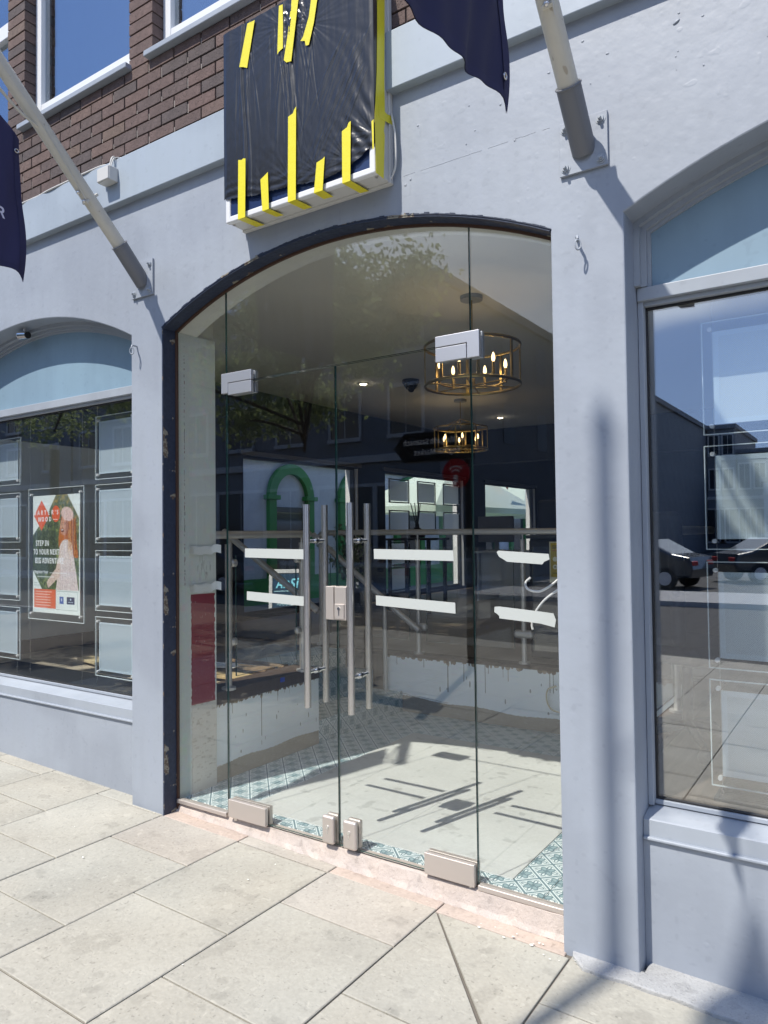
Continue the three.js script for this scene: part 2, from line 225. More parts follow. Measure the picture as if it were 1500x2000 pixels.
// ------------------------------------------------------------------ brick upper storey
{
  const R = rng(3), bw = structGroup('wall'); bw.name = 'brick_wall';
  const C0 = 3.893, H = 0.0712, L = 0.2235, PIER = [-5.03, -3.68, -2.33, -0.98];
  part(bw, 'mortar', uvm(box(-6.62, 4.6, 3.9, 4.462, -0.22, -0.011)), M.mortar);
  for (const p of [-6.38, ...PIER, 0.37, 1.72, 3.07, 4.42]) part(bw, 'mortar', uvm(box(p + 0.006, Math.min(p + 0.207, 4.6), 4.462, 8.2, -0.22, -0.011)), M.mortar);
  const geos = [0, 1, 2, 3, 4].map((i) => uvm(new RoundedBoxGeometry(L - 0.009, H - 0.0085, 0.1, 1, 0.0025), i * 0.37, i * 0.21));
  const halves = [0, 1].map((i) => uvm(new RoundedBoxGeometry(L / 2 - 0.009, H - 0.0085, 0.1, 1, 0.0025), i * 0.3, i * 0.27));
  const brick = (x, y, half) => { const m = new THREE.Mesh((half ? halves : geos)[Math.floor(R() * (half ? 2 : 5))], M.bricks[Math.min(6, Math.floor(R() * 6.25))]); m.name = 'brick'; m.position.set(x, y, -0.05 + (R() - 0.5) * 0.003); m.rotation.z = (R() - 0.5) * 0.006; bw.add(m); };
  const rest = [];
  for (let r = 0; r < 8; r++) { const off = r % 2 ? -3.277 : -3.387; for (let k = -15; k < 36; k++) { const x = off + L * (k + 0.5), y = C0 + H * (r + 0.5); if (x < -6.5 || x > 4.5) continue; if (x > -5.75 && x < -0.62) brick(x, y); else rest.push(geos[0].clone().translate(x, y, -0.05)); } }
  for (const p of PIER) for (let r = 0; r < 24; r++) { const y = C0 + H * (8.5 + r); if (r < 18) brick(p + 0.1065, y); else rest.push(geos[1].clone().translate(p + 0.1065, y, -0.05)); }
  for (const p of [-6.38, 0.37, 1.72, 3.07, 4.37]) for (let r = 0; r < 24; r++) rest.push(geos[2].clone().translate(p + 0.1065, C0 + H * (8.5 + r), -0.05));
  for (let r = 0; r < 28; r++) for (let k = 0; k < 49; k++) rest.push(geos[(k * 3 + r) % 5].clone().translate(-6.5 + L * (k + (r % 2) / 2), C0 + H * (32.5 + r), -0.05));
  part(bw, 'upper_bricks', merge(rest), M.bricks[1], null, 'stuff');
  part(bw, 'mortar', uvm(box(-6.62, 4.6, 6.171, 8.2, -0.2, -0.012)), M.mortar);
  // pale mortar smears in some upright joints
  const sm = []; for (let r = 0; r < 8; r++) { const off = r % 2 ? -3.277 : -3.387; for (let k = -11; k < 12; k++) if (R() < 0.55) { const x = off + L * k, y = C0 + H * (r + 0.5); sm.push(box(x - 0.003, x + 0.003, y - 0.033, y - 0.033 + 0.06 * (0.3 + 0.7 * R()), -0.012, -0.004)); } }
  part(bw, 'joint_mortar', merge(sm), M.mortarPale, null, 'stuff');
  // windows between the piers
  const where = ['above the left flagpole, at the photo left edge', 'directly above the white junction box and its cable', 'above and left of the black wrapped sign', 'above the right flagpole, mostly out of view', 'over the right shop window'];
  [-6.173, -4.817, -3.467, -2.117, -0.767].forEach((x, i) => {
    const w = thing('upper_window', 'white framed upstairs window ' + where[i], 'window', [x, 4.47, 0], 'upstairs windows'), e = x + (i ? 1.137 : 1.143), T = 6.17;
    const fr = [rbox(x, x + 0.065, 4.5, T, -0.14, -0.08, 0.006), rbox(e - 0.065, e, 4.5, T, -0.14, -0.08, 0.006), rbox(x + 0.066, e - 0.066, 4.5, 4.662, -0.14, -0.081, 0.006), rbox(x + 0.066, e - 0.066, T - 0.07, T, -0.14, -0.081, 0.006)];
    if (i === 0) fr.push(rbox(x + 0.066, e - 0.066, 5.31, 5.42, -0.14, -0.079, 0.006));
    part(w, 'frame', merge(fr), M.pvc);
    part(w, 'sill', uvm(rbox(x - 0.03, e + 0.02, 4.462, 4.497, -0.13, 0.042, 0.006)), M.trim);
    part(w, 'pane', box(x + 0.064, e - 0.064, 4.66, T - 0.06, -0.12, -0.114), M.upperGlass);
    part(w, 'lintel', uvm(box(x - 0.02, e + 0.02, T, T + 0.07, -0.15, -0.003)), M.cement);
  });
}

// ------------------------------------------------------------------ shop windows left and right
function shopWindow(i, side) {
  const [a, b] = OPEN[i], yb = i ? 0.59 : 0.62, w = thing('shop_window', side, 'shop window', [(a + b) / 2, yb, -0.1]);
  part(w, 'panel', uvm(box(a + 0.001, b - 0.001, -0.3, yb - 0.045, -0.25, -0.09)), M.wall);
  part(w, 'sill', uvm(merge([extr(shape([[-0.24, yb - 0.085], [-0.088, yb - 0.085], [-0.088, yb - 0.016], [-0.093, yb - 0.012], [-0.205, yb + 0.01], [-0.24, yb + 0.01]]), b - a - 0.004, 0).rotateY(-Math.PI / 2).translate(b - 0.002, 0, 0), rbox(a + 0.002, b - 0.002, yb - 0.088, yb - 0.075, -0.12, -0.074, 0.005)])), M.trim);
  const z0 = -0.235, z1 = -0.165, F = 0.022;
  part(w, 'frame', uvm(merge([rbox(a + 0.001, a + F, yb + 0.013, 2.79, z0, z1, 0.003), rbox(b - F, b - 0.001, yb + 0.013, 2.79, z0, z1, 0.003), rbox(a + F, b - F, 2.536, 2.553, z0, z1 - 0.012, 0.002), rbox(a + F, b - F, yb + 0.012, yb + 0.03, z0, -0.19, 0.003)])), M.trim);
  part(w, 'transom', uvm(rbox(a + 0.002, b - 0.002, 2.553, 2.606, z0, z1 + 0.012, 0.004)), M.trim);
  const t = (d0, d1, za, zb) => { const A = archPts(a, b, d0).reverse(), B = archPts(a, b, d1); return extr(shape([[a + d0, 2.607], ...A, [b - d0, 2.607], [b - d1, 2.607], ...B, [a + d1, 2.607]]), zb - za, za); };
  part(w, 'arch_moulding', uvm(merge([t(-0.004, 0.022, -0.235, -0.125), t(0.022, 0.042, -0.235, -0.15), t(0.042, 0.055, -0.235, -0.168)])), M.trim);
  part(w, 'arch_panel', uvm(extr(shape([[a + 0.03, 2.607], [b - 0.03, 2.607], ...archPts(a, b, 0.03)]), 0.03, -0.212)), M.archPanel);
  part(w, 'pane', box(a + F - 0.004, b - F + 0.004, yb + 0.02, 2.54, -0.222, -0.21), [M.edge, M.edge, M.edge, M.edge, i ? M.shopGlass : M.leftGlass, i ? M.shopGlass : M.leftGlass]);
  part(w, 'gasket', merge([box(a + F, a + F + 0.006, yb + 0.03, 2.536, -0.214, -0.2), box(a + F, b - F, 2.528, 2.536, -0.214, -0.2), box(a + F, b - F, yb + 0.03, yb + 0.036, -0.214, -0.2)]), M.dark);
}
shopWindow(0, 'arched shop window left of the glass doors, with the poster behind it');
shopWindow(2, 'arched shop window right of the glass doors, with light panels behind it');

// ------------------------------------------------------------------ ground: pavement of slabs, road, far pavement
const SL = 0.0205, PV = new THREE.Group();
{
  const base = struct('ground', uvm(new THREE.PlaneGeometry(400, 400).rotateX(-Math.PI / 2).translate(0, -0.35, 0)), M.ground);
  base.name = 'ground';
  struct('road', uvm(box(-60, 40, -0.34, -0.1, 6.72, 60)), M.asphalt);
  struct('road', uvm(box(-60, 40, -0.34, 0.02, 14.5, 17.5)), M.cement).name = 'far_pavement';
  struct('kerb', uvm(rbox(-40, 30, -0.3, 0.0, 6.6, 6.72, 0.01)), M.cement);
  struct('road', uvm(box(-13, -6.7, -0.34, 0.02, -40, 2)), M.ground).name = 'side_street';
  PV.name = 'pavement'; scene.add(PV); info(PV, null, null, null, 'structure');
  PV.position.set(-1.05, 0.04, 0); PV.rotation.z = -Math.atan(SL);
  const R = rng(23), W = 0.594, D = 0.6365;
  const bed = new THREE.Mesh(uvm(box(-12, 14, -0.3, -0.012, -0.02, 6.6)), M.joint); bed.name = 'bed'; PV.add(bed);
  const bed2 = new THREE.Mesh(uvm(box(-5.62, -2.36, -0.3, -0.0125, -0.2, -0.02)), M.joint); bed2.name = 'bed'; PV.add(bed2);
  const bed3 = new THREE.Mesh(uvm(box(-2.33, 0.0, -0.3, -0.0125, -0.2, -0.02)), M.joint); bed3.name = 'bed'; PV.add(bed3);
  const slab = (pts, mat, lift = 0) => { const g = new THREE.ExtrudeGeometry(shape(pts.map(([x, z]) => [x, -z])), { depth: 0.045, bevelEnabled: true, bevelThickness: 0.003, bevelSize: 0.003, bevelOffset: -0.003, bevelSegments: 1 }).rotateX(-Math.PI / 2).translate(0, -0.048 - 0.003 + lift, 0); const m = new THREE.Mesh(uvm(g, R() * 3, R() * 3), mat); m.name = 'slab'; PV.add(m); return m; };
  const rect = (x0, x1, z0, z1, mat, lift) => slab([[x0, z0], [x1, z0], [x1, z1], [x0, z1]], mat, lift);
  const gap = 0.0036, any = () => M.slabs[Math.floor(R() * 4)];
  const X = (k) => -1.015 + 1.05 + k * W - (k < -3 ? 0.012 * 0 : 0);   // joint k in the tilted frame
  const rest = [];
  for (let k = -10; k < 8; k++) {
    const x0 = X(k) + gap, x1 = X(k + 1) - gap, z0 = ((k % 2) + 2) % 2 ? 0.012 : 0.342;
    const mine = (k === -1) ? 0.03 : z0;
    if (k === -1) {       // the cut slab beside the right pier
      slab([[x0, mine], [x0 + 0.008, mine], [x1 - 0.012, 0.68], [x0, 0.68]], any());
      slab([[x0 + 0.018, mine], [x1, mine], [x1, 0.668]], any());
      for (let z = 0.684; z < 6.5; z += D) { const zz = Math.min(z + D - gap, 6.58); if (z < 2.6) rect(x0, x1, z + gap, zz, any(), (R() - 0.5) * 0.003); else rest.push([x0, x1, z + gap, zz]); }
      continue;
    }
    if (mine > 0.1) { const back = k < -4 || k >= 0 ? -0.06 : 0.0, pink = k === -4 || k === -2; rect(x0, x1, pink ? 0.005 : back - 0.0, mine - gap, pink ? M.pinkSlab[1] : any()); }
    for (let z = mine; z < 6.5; z += D) { const zz = Math.min(z + D - gap, 6.58); if (z < 2.6 && k < 3 && k > -9) rect(x0, x1, z + gap, zz, any(), (R() - 0.5) * 0.003); else rest.push([x0, x1, z + gap, zz]); }
  }
  // pinkish strip before the door and short pieces against the wall
  for (const [a, b, m] of [[-4, -3, 0], [-3, -2, 1], [-2, -1, 0], [-1, 0, 0]]) rect(Math.max(X(a) + gap, -2.33), X(b) - gap - (b === 0 ? 0.02 : 0), -0.155, b === 0 ? 0.022 : 0.003, M.pinkSlab[m], -0.001);
  for (let k = -10; k < -4; k++) rect(X(k) + gap, Math.min(X(k + 1) - gap, -2.345), -0.19, k % 2 ? 0.008 : -0.064, any());
  const far = rest.map(([x0, x1, z0, z1]) => box(x0, x1, -0.05, 0, z0, z1));
  const fm = new THREE.Mesh(uvm(merge(far)), M.slabs[1]); fm.name = 'far_slabs'; fm.userData.kind = 'stuff'; PV.add(fm);
  // pale cement fillet along the foot of the right pier and window
  const fp = [[0.045, 0.024]]; const Rr = rng(5); for (let x = 0.1; x < 2.6; x += 0.08) fp.push([x, 0.078 + (Rr() - 0.5) * 0.014]); fp.push([2.6, -0.1], [0.3, -0.1], [0.3, -0.02], [0.03, -0.02]);
  const cem = new THREE.Mesh(uvm(new THREE.ExtrudeGeometry(shape(fp.map(([x, z]) => [x, -z])), { depth: 0.012, bevelEnabled: true, bevelThickness: 0.004, bevelSize: 0.006, bevelOffset: -0.006, bevelSegments: 2 }).rotateX(-Math.PI / 2).translate(0, -0.004, 0)), M.cement); cem.name = 'cement_fillet'; PV.add(cem);
  // paint chips, grit
  const chips = []; for (let i = 0; i < 40; i++) { const near = i < 16, x = near ? lerp(-0.35, 0.12, R()) : lerp(-3.4, 0.8, R()), z = near ? lerp(-0.02, 0.09, R()) : lerp(0.05, 1.4, R()), r = 0.002 + 0.006 * R() * R() * (near ? 1.2 : 1); chips.push(new THREE.CircleGeometry(r, 5).rotateX(-Math.PI / 2 + (R() - 0.5) * 0.5).rotateY(R() * 6).scale(1 + R(), 1, 1).translate(x, 0.0035, z)); }
  const cm = new THREE.Mesh(merge(chips), std({ color: col(0.7, 0.69, 0.64), side: THREE.DoubleSide, roughness: 0.9 })); cm.name = 'paint_chips'; cm.userData.kind = 'stuff'; PV.add(cm);
}
// threshold step under the glass
{
  const th = structGroup('threshold'), n = 60, R = rng(29);
  const pos = [], idx = [], prof = [[-0.055, -0.05, 1], [-0.05, 0.045, 1.4], [-0.064, 0.1, 1.5], [-0.08, 0.126, 0.9], [-0.1, 0.133, 0.4], [-0.14, 0.135, 0.2], [-0.2, 0.135, 0]];
  for (let i = 0; i <= n; i++) { const x = lerp(-3.38, -1.052, i / n), g = 0.09 - 0.045 * i / n; prof.forEach(([z, y, a], j) => { const w = a * 0.005; pos.push(x, Math.min(0.1365, (j < 3 ? g - 0.03 + (j) * 0.022 : y) + (R() - 0.5) * w), z - 0.03 * (1 - i / n) * (j < 4 ? 1 : 0) + (R() - 0.5) * w); }); }
  for (let i = 0; i < n; i++) for (let j = 0; j < prof.length - 1; j++) { const a = i * prof.length + j, b = a + prof.length; idx.push(a, b, a + 1, b, b + 1, a + 1); }
  const g = new THREE.BufferGeometry(); g.setAttribute('position', new THREE.Float32BufferAttribute(pos, 3)); g.setIndex(idx); const gg = g.toNonIndexed(); gg.computeVertexNormals();
  part(th, 'broken_concrete', uvm(gg), M.crumble, 'crumbled pale concrete step');
  part(th, 'screed_bed', uvm(box(-3.38, -1.052, -0.2, 0.126, -0.3, -0.15)), M.crumble);
}

// ------------------------------------------------------------------ glass entrance: side panes, arched transom, doors
const GZ = -0.1, DB = 0.15, DT = 2.49, JL = -2.97, JM = -2.2105, JR = -1.462;
const paneMat = [M.edge, M.edge, M.edge, M.edge, M.glass, M.glass];
const pane = (x0, x1, y0, y1) => box(x0, x1, y0, y1, GZ - 0.005, GZ + 0.005);
{
  const [a, b] = OPEN[1], arc = (x0, x1) => archPts(a, b, 0.012, 60).filter(([x]) => x > x0 && x < x1);
  const topAt = (x) => { const p = archPts(a, b, 0.012, 200); let best = p[0]; for (const q of p) if (Math.abs(q[0] - x) < Math.abs(best[0] - x)) best = q; return best[1]; };
  const E = thing('glass_screen', 'frameless glass screen filling the arched opening round the doors', 'glass screen', [-2.21, 0.12, GZ]);
  const ext = (pts) => extr(shape(pts), 0.01, GZ - 0.005);
  const mats = [M.glass, M.edge];
  part(E, 'side_pane', ext([[a + 0.012, DB + 0.0], [JL - 0.002, DB], [JL - 0.002, topAt(JL)], ...arc(a + 0.012, JL - 0.002), [a + 0.012, 2.84]]), mats);
  part(E, 'side_pane', ext([[JR + 0.002, DB], [b - 0.012, DB], [b - 0.012, 2.84], ...arc(JR + 0.002, b - 0.012), [JR + 0.002, topAt(JR)]]), mats);
  part(E, 'transom_pane', ext([[JL + 0.002, DT + 0.006], [JR - 0.002, DT + 0.006], [JR - 0.002, topAt(JR)], ...arc(JL + 0.002, JR - 0.002), [JL + 0.002, topAt(JL)]]), mats);
  part(E, 'floor_channel', uvm(rbox(a + 0.012, JL - 0.004, 0.13, DB + 0.002, GZ - 0.018, GZ + 0.018, 0.003)), M.plate);
  part(E, 'floor_channel', uvm(rbox(JR + 0.004, b - 0.012, 0.13, DB + 0.002, GZ - 0.018, GZ + 0.018, 0.003)), M.plate);
  for (const s of [0, 1]) {   // L-shaped corner fittings outside and inside
    const L = s ? [[-1.625, 2.487], [-1.467, 2.487], [-1.467, 2.418], [-1.408, 2.418], [-1.408, 2.535], [-1.625, 2.535]] : [[-2.983, 2.436], [-2.934, 2.436], [-2.934, 2.492], [-2.759, 2.492], [-2.759, 2.545], [-2.983, 2.545]];
    const f = part(E, 'corner_fitting', uvm(merge([extr(shape(L), 0.022, GZ + 0.006, 0.002), extr(shape(L), 0.022, GZ - 0.028, 0.002)])), M.plateSky, s ? 'right corner fitting' : 'left corner fitting');
    for (let q = 0; q < 2; q++) { const bx = s ? -1.6 + q * 0.1 : -2.9 + q * 0.1; part(f, 'grub_screw', cyl([bx, s ? 2.4868 : 2.4918, GZ + 0.016], [bx, s ? 2.489 : 2.494, GZ + 0.016], 0.003, 0.003, 8), M.dark); }
  }
}
function door(x0, x1, hx, label, right) {
  const d = thing('glass_door', label, 'door', [right ? x1 : x0, DB, GZ]);
  part(d, 'pane', pane(x0, x1, DB - 0.003, DT), paneMat);
  const hinge = right ? [-1.625, -1.471] : [-2.931, -2.759];
  part(d, 'top_patch', uvm(merge([rbox(hinge[0], hinge[1], right ? 2.42 : 2.425, right ? 2.483 : 2.488, GZ + 0.006, GZ + 0.027, 0.002), rbox(hinge[0], hinge[1], 2.425, 2.484, GZ - 0.027, GZ - 0.006, 0.002)])), M.plateSky);
  const [b0, b1] = right ? [-1.716, -1.468] : [-2.945, -2.675];
  const bp = part(d, 'bottom_patch', uvm(merge([rbox(b0, b1, 0.142, 0.236, GZ + 0.006, GZ + 0.03, 0.003), rbox(b0, b1, 0.142, 0.236, GZ - 0.03, GZ - 0.006, 0.003)])), M.plate);
  part(bp, 'pivot', cyl([right ? b1 - 0.03 : b0 + 0.03, 0.12, GZ], [right ? b1 - 0.03 : b0 + 0.03, 0.148, GZ], 0.012), M.steel);
  const [k0, k1] = right ? [-2.17, -2.093] : [-2.297, -2.226];
  const bolt = part(d, 'floor_bolt', uvm(merge([rbox(k0, k1, 0.15, 0.285, GZ + 0.006, GZ + 0.034, 0.012, 3), rbox(k0, k1, 0.15, 0.285, GZ - 0.034, GZ - 0.006, 0.012, 3)])), M.plate);
  part(bolt, 'keyhole', merge([cyl([(k0 + k1) / 2, 0.232, GZ + 0.033], [(k0 + k1) / 2, 0.232, GZ + 0.0375], 0.009), rbox((k0 + k1) / 2 - 0.003, (k0 + k1) / 2 + 0.003, 0.2, 0.228, GZ + 0.033, GZ + 0.036, 0.001)]), M.chrome);
  const l = right ? [JM + 0.003, -2.138] : [-2.262, JM - 0.003];
  const lock = part(d, right ? 'lock_case' : 'strike_box', uvm(merge([rbox(l[0], l[1], 1.24, 1.402, GZ + 0.006, GZ + 0.03, 0.003), rbox(l[0], l[1], 1.24, 1.402, GZ - 0.03, GZ - 0.006, 0.003)])), M.plate);
  if (right) { part(lock, 'escutcheon', uvm(rbox(l[0] + 0.004, l[1] - 0.008, 1.246, 1.318, GZ + 0.029, GZ + 0.037, 0.002)), M.plate); part(lock, 'keyhole', merge([cyl([-2.175, 1.297, GZ + 0.036], [-2.175, 1.297, GZ + 0.041], 0.008), rbox(-2.178, -2.172, 1.262, 1.292, GZ + 0.036, GZ + 0.04, 0.001)]), M.chrome); }
  for (const s of [0, 1]) {
    const z = s ? GZ - 0.072 : GZ + 0.072, h = part(d, 'pull_handle', merge([cyl([hx, 0.808, z], [hx, 1.806, z], 0.0165, 0.0165, 28)]), M.steel, s ? 'inside pull handle' : 'outside pull handle');
    for (const y of [0.98, 1.625]) { part(h, 'standoff', cyl([hx, y, z], [hx, y, GZ + (s ? -0.006 : 0.006)], 0.0095), M.chrome); part(h, 'collar', cyl([hx, y, GZ + (s ? -0.006 : 0.006)], [hx, y, GZ + (s ? -0.016 : 0.016)], 0.0145), M.chrome); }
  }
}
door(JL + 0.003, JM - 0.003, -2.345, 'left leaf of the frameless glass double door', false);
door(JM + 0.003, JR - 0.003, -2.078, 'right leaf of the frameless glass double door, with the keyhole', true);
// masking tape across the panes
function tape(name, pts, z, label, R, mat = M.masking) {   // a torn strip: outline drawn at z, slightly thick and wavy
  const g = extr(shape(pts), 0.0008, z); return solo(name, uvm(g), mat, label, 'tape', [(pts[0][0] + pts[1][0]) / 2, pts[0][1], z], 'strips of white masking tape on the entrance glass');
}
{
  const Z = GZ + 0.0065;
  tape('masking_tape', [[-2.83, 1.538], [-2.404, 1.532], [-2.405, 1.582], [-2.83, 1.586]], Z, 'upper white tape strip on the left door');
  tape('masking_tape', [[-2.818, 1.31], [-2.404, 1.295], [-2.404, 1.343], [-2.817, 1.356]], Z, 'lower white tape strip on the left door');
  tape('masking_tape', [[-1.985, 1.538], [-1.556, 1.533], [-1.56, 1.58], [-1.986, 1.585]], Z, 'upper white tape strip on the right door');
  tape('masking_tape', [[-1.976, 1.32], [-1.552, 1.302], [-1.553, 1.35], [-1.977, 1.366]], Z, 'lower white tape strip on the right door');
  tape('masking_tape', [[-1.35, 1.574], [-1.338, 1.553], [-1.322, 1.545], [-1.302, 1.533], [-1.146, 1.524], [-1.138, 1.535], [-1.114, 1.545], [-1.116, 1.553], [-1.118, 1.567], [-1.34, 1.58]], Z, 'upper torn tape strip on the narrow pane right of the doors');
  tape('masking_tape', [[-1.365, 1.318], [-1.352, 1.312], [-1.342, 1.302], [-1.342, 1.293], [-1.16, 1.282], [-1.098, 1.27], [-1.092, 1.3], [-1.102, 1.326], [-1.16, 1.331], [-1.34, 1.343], [-1.363, 1.341]], Z, 'lower torn tape strip on the narrow pane right of the doors');
}

// ------------------------------------------------------------------ entrance lobby: floor, jambs, low walls, steps
const FL = 0.14, UP = 0.62;
const tilePattern = canvasTex(512, 512, (c, w) => {
  c.fillStyle = '#dce6e6'; c.fillRect(0, 0, w, w);
  const ink = '#5f7d86', n = 2, s = w / n;
  for (let i = -1; i <= n; i++) for (let j = -1; j <= n; j++) for (const [ox, oy] of [[0, 0], [s / 2, s / 2]]) {
    c.save(); c.translate(i * s + ox, j * s + oy); c.rotate(Math.PI / 4); const h = s / Math.SQRT2, k = h / 2;
    c.fillStyle = ink; c.fillRect(-k - 7, -k - 7, h + 14, 15); c.fillRect(-k - 7, -k - 7, 15, h + 14);
    c.strokeStyle = '#5f7d86'; c.lineWidth = 4; c.strokeRect(-k + 20, -k + 20, h - 40, h - 40);
    c.strokeStyle = ink; c.lineWidth = 9;
    for (let a = 0; a < 4; a++) { c.save(); c.rotate(a * Math.PI / 2); c.beginPath(); c.ellipse(0, -k * 0.42, k * 0.2, k * 0.3, 0, 0, 7); c.fillStyle = '#8fa8ad'; c.fill(); c.stroke(); c.rotate(Math.PI / 4); c.beginPath(); c.ellipse(0, -k * 0.66, k * 0.14, k * 0.24, 0, 0, 7); c.stroke(); c.restore(); }
    c.fillStyle = ink; c.beginPath(); c.arc(0, 0, k * 0.12, 0, 7); c.fill(); c.restore();
  }
});
tilePattern.wrapS = tilePattern.wrapT = THREE.RepeatWrapping;
{
  M.tile = std({ map: tilePattern, roughness: 0.35 });
  const T = 0.317, lobby = structGroup('floor');
  part(lobby, 'bed', uvm(box(-3.41, -1.0, -0.2, FL - 0.006, -2.55, -0.15)), M.joint);
  const g = new RoundedBoxGeometry(T - 0.003, 0.012, T - 0.003, 1, 0.0015); { const p = g.attributes.position, uv = []; for (let i = 0; i < p.count; i++) uv.push(p.getX(i) / T + 0.5, 0.5 - p.getZ(i) / T); g.setAttribute('uv', new THREE.Float32BufferAttribute(uv, 2)); }
  const R = rng(37);
  const cut = (x0, x1, z0, z1) => { const q = box(x0, x1, FL - 0.012, FL, z0, z1), p = q.attributes.position, uv = []; for (let i = 0; i < p.count; i++) uv.push((p.getX(i) + 3.41) / T, -(p.getZ(i) + 0.15) / T); q.setAttribute('uv', new THREE.Float32BufferAttribute(uv, 2)); part(lobby, 'tile', q, M.tile); };
  // whole tiles where they fit, cut ones along the screeded mat well
  const PX0 = -2.965, PX1 = -1.362, PZ0 = -2.01, PZ1 = -0.232;
  for (let i = 0; i < 8; i++) for (let j = 0; j < 8; j++) {
    const x0 = -3.41 + i * T, x1 = Math.min(x0 + T, -1.0), z1 = -0.15 - j * T, z0 = Math.max(z1 - T, -2.55); const e = 0.0015;
    if (x0 >= PX0 && x1 <= PX1 && z0 >= PZ0 && z1 <= PZ1) continue;
    if (x1 <= PX0 || x0 >= PX1 || z1 <= PZ0 || z0 >= PZ1) { if (x1 - x0 > T - 0.01 && z1 - z0 > T - 0.01) { const m = new THREE.Mesh(g, M.tile); m.name = 'tile'; m.position.set(x0 + T / 2, FL - 0.006 + (R() - 0.5) * 0.0012, z1 - T / 2); lobby.add(m); } else cut(x0 + e, x1 - e, z0 + e, z1 - e); continue; }
    if (z1 > PZ1) cut(x0 + e, x1 - e, PZ1, z1 - e); if (z0 < PZ0) cut(x0 + e, x1 - e, z0 + e, PZ0);
    const za = Math.max(z0, PZ0), zb = Math.min(z1, PZ1);
    if (x0 < PX0) cut(x0 + e, PX0, za + e, zb - e); if (x1 > PX1) cut(PX1, x1 - e, za + e, zb - e);
  }
  part(lobby, 'screed_patch', uvm(rbox(PX0 + 0.002, PX1 - 0.002, FL - 0.03, FL + 0.004, PZ0 + 0.002, PZ1 - 0.002, 0.003)), M.screed, 'smooth grey screed filling the mat well');
  // raised shop floor round the lobby, with its dark boards
  const rf = structGroup('floor'); rf.name = 'raised_floor';
  for (const b of [[-6.4, -3.62, -1.42, -0.25], [-6.4, -4.3, -2.55, -1.42], [-6.4, 4.4, -14, -2.67], [-0.88, 4.4, -2.67, -0.25]]) part(rf, 'surface', uvm(box(b[0], b[1], 0.3, UP, b[2], b[3])), b[1] === -3.62 ? M.floorPly : M.floorWood);
  // tiled steps up to the left
  const st = structGroup('steps');
  const tm = (x0, x1, y0, y1) => { const q = box(x0, x1, y0, y1, -2.55, -1.42), p = q.attributes.position, n = q.attributes.normal, uv = []; for (let i = 0; i < p.count; i++) uv.push(((Math.abs(n.getY(i)) > 0.5 ? p.getX(i) : p.getY(i)) + 0.02) / T, p.getZ(i) / T); q.setAttribute('uv', new THREE.Float32BufferAttribute(uv, 2)); return q; };
  part(st, 'step', tm(-3.72, -3.41, 0, 0.3), M.tile); part(st, 'step', tm(-4.02, -3.715, 0, 0.46), M.tile); part(st, 'step', tm(-4.32, -4.015, 0, UP + 0.001), M.tile);
}
